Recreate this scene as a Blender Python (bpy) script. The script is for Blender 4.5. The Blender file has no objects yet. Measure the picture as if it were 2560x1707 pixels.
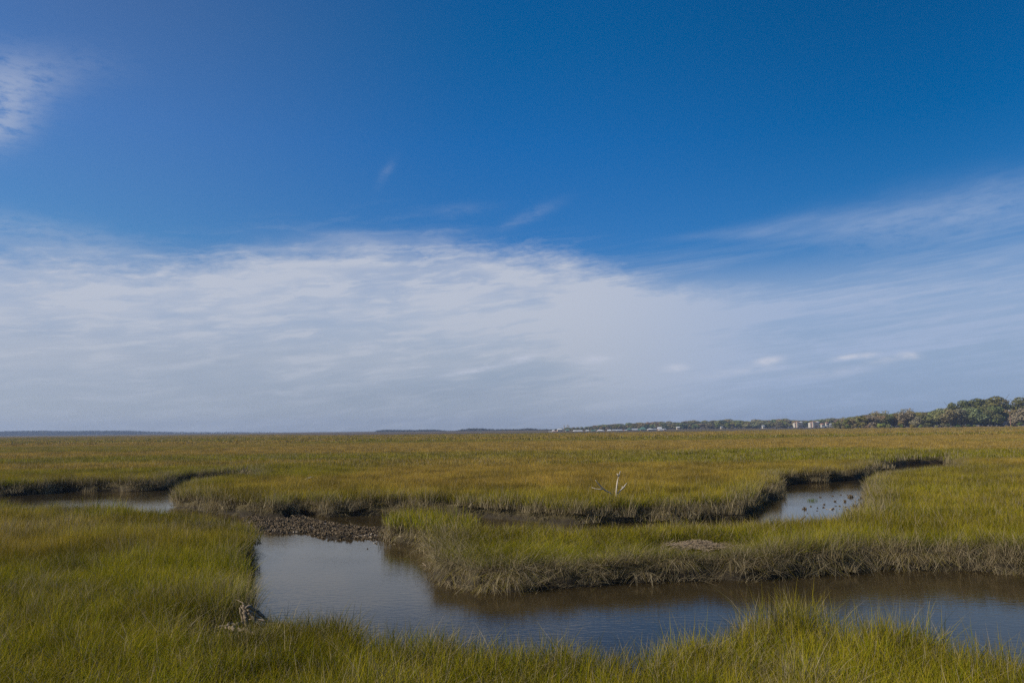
import bpy, bmesh, math, random
import numpy as np
from mathutils import Vector, Matrix
random.seed(7); RS = np.random.RandomState(11)
R = math.radians
scene = bpy.context.scene
COL = scene.collection

# ------------------------------------------------------------------ camera
FPX = 2000.0                       # focal length in pixels of a 2560 wide frame
CAMZ = 4.0                         # eye height above the creek water
PITCH, ROLL = math.atan((1074 - 853.5) / FPX), math.atan(28 / 2560)
f = Vector((0, math.cos(PITCH), math.sin(PITCH)))
r0 = Vector((1, 0, 0)); u0 = r0.cross(f)
up = u0 * math.cos(ROLL) + r0 * math.sin(ROLL)
rt = r0 * math.cos(ROLL) - u0 * math.sin(ROLL)
cam = bpy.data.cameras.new('camera'); camo = bpy.data.objects.new('camera', cam); COL.objects.link(camo)
M = Matrix((rt, up, -f)).transposed().to_4x4(); M.translation = (0, 0, CAMZ)
camo.matrix_world = M
cam.sensor_width = 36; cam.lens = 36 * FPX / 2560; cam.clip_start = 0.1; cam.clip_end = 40000
scene.camera = camo

def ray(px, py):
    return f + rt * ((px - 1280) / FPX) + up * ((853.5 - py) / FPX)
def at_z(px, py, z):               # where the line of sight meets height z
    d = ray(px, py); t = (z - CAMZ) / d.z
    return Vector((0, 0, CAMZ)) + d * t
def at_y(px, py, y):               # where the line of sight meets distance y
    d = ray(px, py); return Vector((0, 0, CAMZ)) + d * (y / d.y)

# ------------------------------------------------------------------ tags
def tag(o, label=None, cat=None, group=None, kind=None):
    if label: o['label'] = label
    if cat: o['category'] = cat
    if group: o['group'] = group
    if kind: o['kind'] = kind
    return o
def empty(name, loc, label, cat, group=None, rz=0):
    o = bpy.data.objects.new(name, None); COL.objects.link(o)
    o.empty_display_size = .2; o.location = loc; o.rotation_euler = (0, 0, rz)
    return tag(o, label, cat, group)
class MB:
    def __init__(s): s.v = []; s.f = []
    def add(s, vs, fs):
        b = len(s.v); s.v += [tuple(v) for v in vs]; s.f += [tuple(i + b for i in q) for q in fs]
    def box(s, x0, x1, y0, y1, z0, z1):
        s.add([(x0,y0,z0),(x1,y0,z0),(x1,y1,z0),(x0,y1,z0),(x0,y0,z1),(x1,y0,z1),(x1,y1,z1),(x0,y1,z1)],
              [(3,2,1,0),(4,5,6,7),(0,1,5,4),(1,2,6,5),(2,3,7,6),(3,0,4,7)])
    def tube(s, pts, rad, n=6, jit=0, rng=random):
        pts = [Vector(p) for p in pts]; rings = []
        for i, p in enumerate(pts):
            d = (pts[min(i+1, len(pts)-1)] - pts[max(i-1, 0)]).normalized()
            a = d.orthogonal().normalized() if abs(d.z) > .95 else d.cross(Vector((0,0,1))).normalized()
            b = d.cross(a)
            rr = rad[i] if isinstance(rad, (list, tuple)) else rad
            rings.append([p + (a * math.cos(k*2*math.pi/n) + b * math.sin(k*2*math.pi/n)) * rr * (1 + rng.uniform(-jit, jit)) for k in range(n)])
        vs = [v for ring in rings for v in ring] + [pts[0], pts[-1]]
        fs = []
        for i in range(len(pts) - 1):
            for k in range(n):
                fs.append((i*n+k, i*n+(k+1) % n, (i+1)*n+(k+1) % n, (i+1)*n+k))
        c0 = len(pts)*n; c1 = c0 + 1; e = (len(pts)-1)*n
        for k in range(n):
            fs.append((c0, (k+1) % n, k)); fs.append((c1, e+k, e+(k+1) % n))
        s.add(vs, fs)
    def build(s, name, mat, parent=None, smooth=False, loc=None):
        me = bpy.data.meshes.new(name); me.from_pydata(s.v, [], s.f); me.update()
        if smooth: me.polygons.foreach_set('use_smooth', [True]*len(me.polygons))
        o = bpy.data.objects.new(name, me); COL.objects.link(o); me.materials.append(mat)
        if parent: o.parent = parent
        if loc: o.location = loc
        return o
def np_mesh(name, V, F):           # F: list of (faces array) all the same size or mixed
    me = bpy.data.meshes.new(name)
    V = np.asarray(V, np.float32); me.vertices.add(len(V)); me.vertices.foreach_set('co', V.ravel())
    loops = np.concatenate([q.ravel() for q in F]).astype(np.int32)
    tot = np.concatenate([np.full(len(q), q.shape[1]) for q in F]).astype(np.int32)
    st = np.concatenate([[0], np.cumsum(tot)[:-1]]).astype(np.int32)
    me.loops.add(len(loops)); me.loops.foreach_set('vertex_index', loops)
    me.polygons.add(len(tot)); me.polygons.foreach_set('loop_start', st); me.polygons.foreach_set('loop_total', tot)
    me.update(calc_edges=True); me.validate()
    return me

# ------------------------------------------------------------------ numpy noise
def _h(ix, iy, s):
    n = (ix.astype(np.int64) * 374761393 + iy.astype(np.int64) * 668265263 + s * 974711) & 0xffffffff
    n = ((n ^ (n >> 13)) * 1274126177) & 0xffffffff
    return ((n ^ (n >> 16)) & 0xffff) / 65535.0
def vnoise(x, y, s=0):
    ix = np.floor(x); iy = np.floor(y); fx = x - ix; fy = y - iy
    fx = fx*fx*(3-2*fx); fy = fy*fy*(3-2*fy)
    a = _h(ix, iy, s); b = _h(ix+1, iy, s); c = _h(ix, iy+1, s); d = _h(ix+1, iy+1, s)
    return (a*(1-fx)+b*fx)*(1-fy) + (c*(1-fx)+d*fx)*fy
def fbm(x, y, s=0, o=3):
    t = 0; a = .5; w = 0
    for i in range(o):
        t = t + a*vnoise(x*2**i, y*2**i, s+i*17); w += a; a *= .5
    return t / w
def sstep(a, b, x):
    t = np.clip((x-a)/(b-a), 0, 1); return t*t*(3-2*t)

# ------------------------------------------------------------------ creek outlines (water polygons), read off the banks
def poly(lst):
    return np.array([at_z(a, b, z)[:2] for a, b, z in lst])
ZG, ZN = .95, .85                  # height of the grass tops
WA = poly([(985,1350,0),(1000,1357,0),(1050,1362,0),(1086,1400,0),(1105,1440,0),(1142,1464,0),(1180,1479,0),(1266,1479,0),(1338,1476,0),(1486,1464,0),
           (1546,1458,0),(1665,1455,0),(1700,1456,0),(1773,1455,0),(1919,1446,0),(2029,1435,0),(2175,1427,0),(2248,1424,0),(2395,1429,0),(2560,1431,0),(2800,1440,0),(3300,1460,0),
           (3300,1740,ZN),(2700,1640,ZN),(2560,1600,ZN),(2450,1570,ZN),(2285,1542,ZN),(2130,1540,ZN),(2090,1528,ZN),(1950,1515,ZN),(1800,1525,ZN),(1760,1555,ZN),
           (1700,1578,ZN),(1524,1592,ZN),(1252,1592,ZN),(1034,1566,ZN),(903,1537,ZN),(762,1509,ZN),(660,1482,ZN),(610,1450,0),(622,1410,0),(632,1360,0),(632,1335,0),(760,1300,0)])
WB = poly([(636,1362,0),(609,1302,ZG),(593,1292,ZG),(419,1270,ZG),(218,1259,ZG),(0,1254,ZG),(-400,1250,ZG),(-900,1248,ZG),
           (-900,1240,0),(-300,1240,0),(0,1241,0),(87,1236,0),(174,1229,0),(245,1228,0),(350,1227,0),(408,1225,0),(440,1212,0),(500,1203,0),(571,1197,0),(640,1189,0),
           (640,1188,ZG),(571,1191,ZG),(500,1199,ZG),(449,1212,ZG),(428,1230,ZG),(412,1258,.3),(416,1269,0),(470,1277,0),(540,1284,0),(598,1290,0),(657,1295,0),(705,1295,0),(734,1288,0),(772,1287,0),
           (820,1291,0),(887,1290,0),(1000,1288,0),(1000,1300,0),(985,1350,0)])
WC = poly([(976,1346,0),(985,1322,.3),(1005,1290,.7),(1035,1272,1.0),(1140,1281,.98),(1195,1305,.8),(1248,1318,.75),(1412,1321,.75),(1546,1309,.78),(1695,1308,.8),(1846,1306,.85),(1870,1302,.9),(2000,1291,ZG),(2120,1277,ZG),
           (2168,1271,.75),(2186,1262,.1),(2180,1230,.5),(2176,1200,.75),(2178,1190,ZG),(2200,1177,ZG),(2263,1168,ZG),(2360,1162,ZG),(2390,1160,ZG),
           (2385,1157,0),(2358,1156,0),(2263,1161,0),(2212,1170,0),(2175,1183,0),(2153,1197,0),(2066,1204,0),(1992,1208,0),(1934,1215,0),(1941,1248,0),(1894,1259,0),(1872,1281,0),(1846,1299,0),
           (1700,1301,0),(1590,1306,0),(1500,1312,0),(1412,1314,0),(1338,1306,0),(1230,1296,0),(1100,1290,0),(983,1288,0),(887,1290,0),(900,1330,0)])
def blob(px, py, z, rx, ry):
    c = at_z(px, py, z); return np.array([(c.x + rx*math.cos(a), c.y + ry*math.sin(a)) for a in np.linspace(0, 2*math.pi, 17)[:-1]])
WD = [blob(575,1128,.4,5.5,9), blob(1806,1168,.5,1.8,1.6), blob(2015,1130,.5,6,4.5), blob(1905,1112,.5,9,7), blob(700,1152,.5,2.5,1.8), blob(300,1135,.5,7,4.)]
BAR = poly([(600,1330,.1),(623,1325,.1),(692,1331,.1),(753,1328,.1),(791,1340,.1),(849,1345,.1),(906,1341,.1),(973,1347,.1),(1010,1350,.1),(1000,1318,.1),(963,1314,.1),(925,1313,.1),(877,1308,.1),(820,1299,.1),(772,1285,.1),(734,1284,.1),(705,1292,.1),(600,1285,.1)])

def sd_poly(P, x, y):              # signed distance, negative inside
    d = np.full(x.shape, 1e9); ins = np.zeros(x.shape, bool); n = len(P)
    for i in range(n):
        a = P[i]; b = P[(i+1) % n]; e = b - a; l = (e*e).sum() + 1e-12
        wx = x - a[0]; wy = y - a[1]; t = np.clip((wx*e[0]+wy*e[1])/l, 0, 1)
        d = np.minimum(d, (wx-e[0]*t)**2 + (wy-e[1]*t)**2)
        c = ((a[1] <= y) & (b[1] > y)) | ((b[1] <= y) & (a[1] > y))
        if e[1] != 0: ins ^= c & (x < a[0] + (y-a[1])/e[1]*e[0])
    d = np.sqrt(d); return np.where(ins, -d, d)
def land_sd(x, y):                 # > 0 on land
    x = np.asarray(x, float); y = np.asarray(y, float)
    s = np.full(x.shape, 30.0); m = (y < 190)
    if m.any():
        xs, ys = x[m], y[m]; v = np.full(xs.shape, 30.0)
        for P in [WA, WB, WC] + WD: v = np.minimum(v, sd_poly(P, xs, ys))
        k = 1.0/np.clip(ys/22, .8, 2.2)
        v = v + (fbm(xs*1.1, ys*1.1, 3) - .5) * .75 + (fbm(xs*.45, ys*.45, 5, 2)-.5)*.5 - .16
        s[m] = v
    return s
def bar_sd(x, y): return -sd_poly(BAR, x, y)
def river(x, y):                   # 1 in the tidal river beyond the marsh
    u = x / np.maximum(y, 1)
    e0 = 610 + 40*(fbm(u*14, u*0+3.3, 9)-.5) + 160*sstep(.24, .36, u) + 900*sstep(-.2, -.42, u)
    e1 = 1230 + 60*(fbm(u*20, u*0+7.3, 19)-.5) + 500*sstep(.03, -.12, u)
    return (y > e0) & (y < e1) & (u < .42)
def region(x, y):                  # 0 near bank, 1 peninsula, 2 middle marsh, 3 marsh beyond the left creek, 4 far marsh
    u = x/np.maximum(y, .1)
    r = np.full(x.shape, 2)
    near = (y < 16.3) | ((u < -.19) & (y < np.maximum(31, 33 + 38*(-.34-u)))) | ((u < -.15) & (y < 25))
    pen = ~near & (y < 33) & (u > -.19)
    r[pen] = 1; r[near] = 0
    r[~near & ~pen & (u > .43) & (y < 64)] = 1
    f3 = (y > 50) & (u < -.33) | (y > 62 + 30*(u+.33)) & (u < -.2)
    r[f3 & (y < 150)] = 3
    r[y > 120] = 4
    return r
def ground_z(x, y, s=None):
    s = land_sd(x, y) if s is None else s
    u = x / np.maximum(y, 1)
    top = .36 + .10*(fbm(x*.25, y*.25, 21)-.5) + .06*(fbm(x*1.5, y*1.5, 22)-.5)
    top = top + .10*sstep(420, 640, y)
    top = top + 1.25*sstep(655, 700, y)*sstep(.36, .42, u) + 1.2*sstep(1240, 1300, y)*sstep(.42, .3, u)
    rg = region(x, y)
    top = top + .14*(rg == 1)*np.exp(-np.maximum(s, 0)/1.6)*(y < 26) + .17*np.exp(-np.maximum(s, 0)/5)*((rg == 2) | (rg == 3))*(y > 31)
    t = sstep(-.36, .12, s)
    z = -.55 + (top + .55)*t
    m = (y > 25) & (y < 48) & (s < .6)
    if m.any():
        b = bar_sd(x[m], y[m]); zb = -.3 + .35*sstep(-.35, .5, b) + .07*(fbm(x[m]*2.2, y[m]*2.2, 31)-.5)
        z[m] = np.maximum(z[m], np.where(b > -.6, zb, -1))
    z = np.where(river(x, y), .10, z)
    return z

# ------------------------------------------------------------------ node helpers
class NT:
    def __init__(s, nt): s.nt = nt; nt.nodes.clear()
    def n(s, t, **kw):
        nd = s.nt.nodes.new(t)
        for k, v in kw.items():
            if k.startswith('i'):
                key = k[1:]; key = int(key) if key.isdigit() else key
                s.put(nd.inputs[key], v)
            else: setattr(nd, k, v)
        return nd
    def put(s, sock, v):
        if isinstance(v, bpy.types.NodeSocket): s.nt.links.new(v, sock)
        else: sock.default_value = v
    def m(s, op, a, b=0.0, c=None, clamp=False):
        nd = s.nt.nodes.new('ShaderNodeMath'); nd.operation = op; nd.use_clamp = clamp
        s.put(nd.inputs[0], a); s.put(nd.inputs[1], b)
        if c is not None: s.put(nd.inputs[2], c)
        return nd.outputs[0]
    def mix(s, fac, a, b, blend='MIX'):
        nd = s.nt.nodes.new('ShaderNodeMix'); nd.data_type = 'RGBA'; nd.blend_type = blend
        s.put(nd.inputs[0], fac)
        for k, v in ((6, a), (7, b)):
            if isinstance(v, tuple) and len(v) == 3: v = (*v, 1)
            s.put(nd.inputs[k], v)
        return nd.outputs[2]
    def ss(s, x, a, b, lo=0., hi=1.):
        nd = s.nt.nodes.new('ShaderNodeMapRange'); nd.interpolation_type = 'SMOOTHSTEP'
        s.put(nd.inputs[0], x); s.put(nd.inputs[1], a); s.put(nd.inputs[2], b); s.put(nd.inputs[3], lo); s.put(nd.inputs[4], hi)
        return nd.outputs[0]
    def ramp(s, x, stops):
        nd = s.nt.nodes.new('ShaderNodeValToRGB'); cr = nd.color_ramp
        while len(cr.elements) < len(stops): cr.elements.new(.5)
        for e, (p, c) in zip(cr.elements, stops): e.position = p; e.color = (*c, 1) if len(c) == 3 else c
        s.put(nd.inputs[0], x); return nd.outputs[0]
    def noise(s, vec, scale, detail=3, rough=.5, out=0):
        nd = s.nt.nodes.new('ShaderNodeTexNoise')
        if vec is not None: s.put(nd.inputs['Vector'], vec)
        nd.inputs['Scale'].default_value = scale; nd.inputs['Detail'].default_value = detail; nd.inputs['Roughness'].default_value = rough
        return nd.outputs[out]
    def vec(s, x, y, z=0.0):
        nd = s.nt.nodes.new('ShaderNodeCombineXYZ'); s.put(nd.inputs[0], x); s.put(nd.inputs[1], y); s.put(nd.inputs[2], z); return nd.outputs[0]
def new_mat(name):
    m = bpy.data.materials.new(name); m.use_nodes = True
    return m, NT(m.node_tree)
def simple(name, col, var=.25, scale=3., rough=.8, obj_color=False):
    m, t = new_mat(name)
    geo = t.n('ShaderNodeNewGeometry')
    nz = t.noise(geo.outputs['Position'], scale, 4, .6)
    base = t.n('ShaderNodeObjectInfo').outputs['Color'] if obj_color else None
    k = t.ss(nz, .25, .75, 1-var, 1+var)
    c = t.mix(1., base if base else col, t.vec(k, k, k), 'MULTIPLY')
    b = t.n('ShaderNodeBsdfPrincipled', iRoughness=rough)
    t.put(b.inputs['Base Color'], c); b.inputs['Specular IOR Level'].default_value = .25
    o = t.n('ShaderNodeOutputMaterial'); t.put(o.inputs[0], b.outputs[0])
    return m

# ------------------------------------------------------------------ materials
def grass_material():
    m, t = new_mat('marsh_grass')
    A = lambda nme, ty='GEOMETRY': t.n('ShaderNodeAttribute', attribute_name=nme, attribute_type=ty).outputs['Fac']
    tt = A('tip'); rn = A('rnd'); dry = A('dry', 'INSTANCER'); dead = A('dead', 'INSTANCER')
    g = t.mix(t.ss(rn, 0, .8), GREEN, YELLOW)
    dd = t.m('ADD', dry, t.m('MULTIPLY', t.m('SUBTRACT', rn, .5), .35), clamp=True)
    live = t.mix(dd, g, OCHRE)
    live = t.mix(t.ss(tt, .6, 1.0, 0., .45), live, TIP)
    root = t.mix(t.ss(rn, .1, .9), ROOT1, ROOT2)
    rr = t.ss(tt, t.m('SUBTRACT', .05, t.m('MULTIPLY', dead, .0)), t.m('ADD', .42, t.m('MULTIPLY', dead, .55)))
    c = t.mix(rr, root, live)
    ps = t.n('ShaderNodeNewGeometry').outputs['Position']
    k = t.m('MULTIPLY', t.ss(t.noise(ps, .33, 3, .6), .34, .64, .66, 1.34), t.ss(t.noise(ps, 2.2, 2, .5), .3, .7, .82, 1.12))
    c = t.mix(1., c, t.vec(k, k, t.m('MULTIPLY', k, .9)), 'MULTIPLY')
    tan = t.mix(t.m('FRACT', t.m('MULTIPLY', rn, 7.)), TAN1, TAN2)
    isdead = t.m('LESS_THAN', t.m('FRACT', t.m('MULTIPLY', rn, 13.7)), t.m('ADD', .13, t.m('MULTIPLY', dead, .45)))
    c = t.mix(isdead, c, tan)
    d = t.n('ShaderNodeBsdfDiffuse'); t.put(d.inputs[0], c)
    tr = t.n('ShaderNodeBsdfTranslucent'); t.put(tr.inputs[0], c)
    gl = t.n('ShaderNodeBsdfGlossy'); gl.inputs['Roughness'].default_value = .45; gl.inputs[0].default_value = (.6,.6,.6,1)
    mx = t.n('ShaderNodeMixShader'); mx.inputs[0].default_value = .3; t.put(mx.inputs[1], d.outputs[0]); t.put(mx.inputs[2], tr.outputs[0])
    o = t.n('ShaderNodeOutputMaterial'); t.put(o.inputs[0], mx.outputs[0])
    return m
GREEN, YELLOW, OCHRE, TIP = (.105,.135,.004), (.245,.220,.006), (.385,.25,.052), (.40,.255,.04)
ROOT1, ROOT2 = (.10,.075,.045), (.17,.135,.075)
TAN1, TAN2 = (.42,.34,.20), (.24,.18,.10)
M_GRASS = grass_material()

def ground_material():
    m, t = new_mat('marsh_ground')
    geo = t.n('ShaderNodeNewGeometry'); P = geo.outputs['Position']
    sp = t.n('ShaderNodeSeparateXYZ', i0=P); x, y, z = sp.outputs
    dist = t.n('ShaderNodeVectorMath', operation='LENGTH', i0=P).outputs['Value']
    mud = t.mix(t.noise(P, 3, 5, .6), (.017,.013,.008), (.050,.038,.023))
    that = t.mix(t.noise(P, 9, 4, .7), (.035,.028,.012), (.085,.065,.030))
    near = t.mix(t.ss(z, .15, .34), mud, that)
    st = t.vec(t.m('MULTIPLY', x, .35), y, 0.)
    n1 = t.noise(st, .022, 4, .55)
    dry = t.ss(n1, .40, .60)
    grass = t.mix(dry, (.150,.125,.014), (.235,.145,.036))
    grass = t.mix(t.ss(t.noise(P, .4, 3, .6), .3, .7, 0., .25), grass, (.12,.10,.02))
    edge = t.ss(z, .2, .5)
    far = t.mix(edge, (.085,.058,.034), grass)
    c = t.mix(t.ss(dist, 40, 150), near, far)
    c = t.mix(t.ss(dist, 700, 1500, 0., .75), c, (.085,.056,.028))
    c = t.mix(t.m('MULTIPLY', t.ss(z, 1.25, 1.7), t.m('MULTIPLY', t.m('LESS_THAN', dist, 1050), t.m('GREATER_THAN', t.m('SUBTRACT', x, t.m('MULTIPLY', y, .515)), 0.))), c, (.30,.23,.13))
    b = t.n('ShaderNodeBsdfPrincipled', iRoughness=.85); t.put(b.inputs['Base Color'], c)
    b.inputs['Specular IOR Level'].default_value = .15
    bp = t.n('ShaderNodeBump', iStrength=.5, iDistance=.05); t.put(bp.inputs['Height'], t.noise(P, 12, 4, .7)); t.put(b.inputs['Normal'], bp.outputs[0])
    o = t.n('ShaderNodeOutputMaterial'); t.put(o.inputs[0], b.outputs[0]); return m
def water_material():
    m, t = new_mat('creek_water')
    geo = t.n('ShaderNodeNewGeometry'); P = geo.outputs['Position']
    sp = t.n('ShaderNodeSeparateXYZ', i0=P); x, y, z = sp.outputs
    b = t.n('ShaderNodeBsdfDiffuse'); g = t.n('ShaderNodeBsdfGlossy'); g.inputs['Roughness'].default_value = .04; g.inputs[0].default_value = (1., .95, .86, 1)
    t.put(b.inputs[0], t.mix(t.ss(t.noise(P, .5, 2), .3, .7), (.030,.021,.009), (.042,.030,.014)))
    rip = t.noise(t.vec(t.m('MULTIPLY', x, .55), y, 0.), 7., 3, .55)
    fine = t.noise(t.vec(t.m('ADD', t.m('MULTIPLY', x, .5), t.m('MULTIPLY', y, .35)), t.m('SUBTRACT', y, t.m('MULTIPLY', x, .3)), 0.), 22., 2, .5)
    patch = t.ss(t.noise(P, .22, 2, .5), .42, .66, .15, 1.)
    h = t.m('ADD', t.m('MULTIPLY', rip, .0042), t.m('MULTIPLY', t.m('MULTIPLY', fine, patch), .0024))
    bp = t.n('ShaderNodeBump', iStrength=1.0, iDistance=1.0); t.put(bp.inputs['Height'], h)
    t.put(g.inputs['Normal'], bp.outputs[0]); fr = t.n('ShaderNodeFresnel'); fr.inputs[0].default_value = 1.34; t.put(fr.inputs['Normal'], bp.outputs[0])
    mx = t.n('ShaderNodeMixShader'); t.put(mx.inputs[0], fr.outputs[0]); t.put(mx.inputs[1], b.outputs[0]); t.put(mx.inputs[2], g.outputs[0])
    o = t.n('ShaderNodeOutputMaterial'); t.put(o.inputs[0], mx.outputs[0]); return m
M_GROUND, M_WATER = ground_material(), water_material()
M_WOOD = simple('weathered_wood', (.235,.175,.115,1), .65, 22., .9)
M_PALEWOOD = simple('bleached_wood', (.50,.42,.32,1), .25, 12., .8)
M_SHELL = simple('oyster_shell', (.125,.088,.048,1), .85, 19., .8)
M_SHELL2 = simple('pale_shell', (.42,.34,.25,1), .5, 20., .7)
M_STRAW = simple('dry_straw', (.29,.215,.135,1), .45, 8., .9)
M_LEAF = simple('tree_foliage', (.1,.1,.05,1), .45, .35, .9, True)
M_BARK = simple('tree_bark', (.19,.16,.13,1), .35, 2., .9)
M_WHITE = simple('pale_render', (.50,.45,.37,1), .12, .3, .7)
M_CREAM = simple('cream_siding', (.46,.38,.27,1), .12, .3, .7)
M_PINK = simple('salmon_render', (.45,.29,.22,1), .1, .3, .7)
M_GLASS = simple('dark_window', (.05,.06,.07,1), .2, .5, .2)
M_ROOFW = simple('white_roof', (.60,.59,.57,1), .1, .5, .6)
M_ROOFG = simple('green_roof', (.10,.19,.145,1), .15, .5, .6)
M_ROOFS = simple('grey_roof', (.34,.35,.36,1), .15, .5, .7)
M_ROOFR = simple('terracotta_roof', (.42,.22,.15,1), .15, .5, .7)
M_CONC = simple('pale_concrete', (.42,.42,.42,1), .1, .5, .8)

# ------------------------------------------------------------------ ground and water
uu = np.linspace(-1.3, 1.3, 521)
ys = np.concatenate([np.exp(np.arange(math.log(3.), math.log(110), .0065)), np.exp(np.arange(math.log(110), math.log(16000), .02))])
U, Y = np.meshgrid(uu, ys); X = U*Y
Z = ground_z(X.ravel(), Y.ravel())
nr, nc = U.shape; ii = np.arange(nr*nc).reshape(nr, nc)
F4 = np.stack([ii[:-1,:-1], ii[:-1,1:], ii[1:,1:], ii[1:,:-1]], -1).reshape(-1, 4)
me = np_mesh('ground', np.stack([X.ravel(), Y.ravel(), Z], 1), [F4]); me.materials.append(M_GROUND)
me.polygons.foreach_set('use_smooth', np.ones(len(me.polygons), bool))
go = bpy.data.objects.new('ground', me); COL.objects.link(go)
tag(go, 'flat salt marsh ground of dark mud reaching the horizon', 'ground', kind='structure')
w = MB(); w.add([(-9000,2,0),(9000,2,0),(9000,15000,0),(-9000,15000,0)], [(0,1,2,3)])
tag(w.build('water', M_WATER), 'brown tidal creek water winding through the marsh', 'water', kind='structure')

# ------------------------------------------------------------------ grass tufts
PROTO = bpy.data.collections.new('tuft_prototypes')
def tuft(idx, rad, n, hvar, width, lean, curl, seed, droop=False):
    rs = np.random.RandomState(seed)
    a = rs.uniform(0, 2*np.pi, n); q = rad*np.sqrt(rs.uniform(0, 1, n))
    bx, by = q*np.cos(a), q*np.sin(a)
    h = np.clip(rs.normal(.85, hvar, n), .35, 1.25)
    ph = rs.uniform(0, 2*np.pi, n); ln = np.abs(rs.normal(0, lean, n)) + .03; cu = np.abs(rs.normal(0, curl, n))
    if droop: ph = rs.normal(0, .7, n); bx = bx*.5
    fa = rs.uniform(0, 2*np.pi, n); sx, sy = np.cos(fa), np.sin(fa)
    V = []; T = []
    lev = [0, .35, .7, 1.0]; wd = [1., .85, .55]
    for k, s in enumerate(lev):
        if droop:
            lat = h*(.55*s + .35*s*s)*(.6+cu); z = h*(.45*s - (.75+.5*cu)*s*s)
        else:
            lat = h*(ln*s + cu*s*s); z = h*(s - .28*cu*s*s)
        cx, cy = bx + np.cos(ph)*lat, by + np.sin(ph)*lat
        if k < 3:
            hw = width*.5*wd[k]
            V.append(np.stack([cx-sx*hw, cy-sy*hw, z], 1)); V.append(np.stack([cx+sx*hw, cy+sy*hw, z], 1)); T += [s, s]
        else: V.append(np.stack([cx, cy, z], 1)); T.append(s)
    VV = np.stack(V, 1).reshape(-1, 3)          # n*7
    b = np.arange(n)*7
    quads = np.concatenate([np.stack([b+i, b+i+1, b+i+3, b+i+2], 1) for i in (0, 2)])
    tris = np.stack([b+4, b+5, b+6], 1)
    me = np_mesh('tuft', VV, [quads, tris])
    at = me.attributes.new('tip', 'FLOAT', 'POINT'); at.data.foreach_set('value', np.tile(T, n).astype(np.float32))
    at = me.attributes.new('rnd', 'FLOAT', 'POINT'); at.data.foreach_set('value', np.repeat(rs.uniform(0, 1, n), 7).astype(np.float32))
    me.materials.append(M_GRASS)
    o = bpy.data.objects.new('tuft_%02d' % idx, me); PROTO.objects.link(o)
for k in range(4): tuft(k, .30, 80, .24, .0098, .14, .24, 100+k)            # near
for k in range(4): tuft(4+k, .55, 120, .2, .018, .13, .22, 200+k)          # middle
for k in range(4): tuft(8+k, 1.4, 170, .13, .045, .09, .12, 300+k)          # far
for k in range(3): tuft(12+k, 5.0, 260, .13, .16, .08, .08, 400+k)          # very far
for k in range(3): tuft(15+k, .30, 46, .2, .010, .3, .35, 500+k, True)      # drooping over a bank
for k in range(3): tuft(18+k, .26, 60, .2, .009, .35, .5, 600+k)            # short, tangled

def grass_group():
    g = bpy.data.node_groups.new('tufts_on_points', 'GeometryNodeTree')
    g.interface.new_socket('Geometry', in_out='INPUT', socket_type='NodeSocketGeometry')
    g.interface.new_socket('Geometry', in_out='OUTPUT', socket_type='NodeSocketGeometry')
    N, L = g.nodes, g.links
    gi, go_ = N.new('NodeGroupInput'), N.new('NodeGroupOutput')
    ci = N.new('GeometryNodeCollectionInfo'); ci.inputs['Collection'].default_value = PROTO
    ci.inputs['Separate Children'].default_value = True; ci.inputs['Reset Children'].default_value = True
    iop = N.new('GeometryNodeInstanceOnPoints'); iop.inputs['Pick Instance'].default_value = True
    def attr(nm, ty):
        a = N.new('GeometryNodeInputNamedAttribute'); a.data_type = ty; a.inputs['Name'].default_value = nm; return a.outputs[0]
    L.new(gi.outputs[0], iop.inputs['Points']); L.new(ci.outputs[0], iop.inputs['Instance'])
    L.new(attr('idx', 'INT'), iop.inputs['Instance Index'])
    e = N.new('FunctionNodeEulerToRotation'); L.new(attr('rot', 'FLOAT_VECTOR'), e.inputs[0]); L.new(e.outputs[0], iop.inputs['Rotation'])
    L.new(attr('scl', 'FLOAT_VECTOR'), iop.inputs['Scale'])
    L.new(iop.outputs[0], go_.inputs[0]); return g
GG = grass_group()
def grass_object(name, D, label, cat):
    if len(D['x']) == 0: return
    V = np.stack([D['x'], D['y'], D['z']], 1)
    me = bpy.data.meshes.new(name); me.vertices.add(len(V)); me.vertices.foreach_set('co', V.astype(np.float32).ravel())
    def put(nm, ty, val, key):
        a = me.attributes.new(nm, ty, 'POINT'); a.data.foreach_set(key, val)
    put('idx', 'INT', D['idx'].astype(np.int32), 'value')
    put('rot', 'FLOAT_VECTOR', D['rot'].astype(np.float32).ravel(), 'vector')
    put('scl', 'FLOAT_VECTOR', D['scl'].astype(np.float32).ravel(), 'vector')
    put('dry', 'FLOAT', D['dry'].astype(np.float32), 'value'); put('dead', 'FLOAT', D['dead'].astype(np.float32), 'value')
    o = bpy.data.objects.new(name, me); COL.objects.link(o); me.materials.append(M_GRASS)
    md = o.modifiers.new('tufts', 'NODES'); md.node_group = GG
    tag(o, label, cat, kind='stuff')

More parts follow.
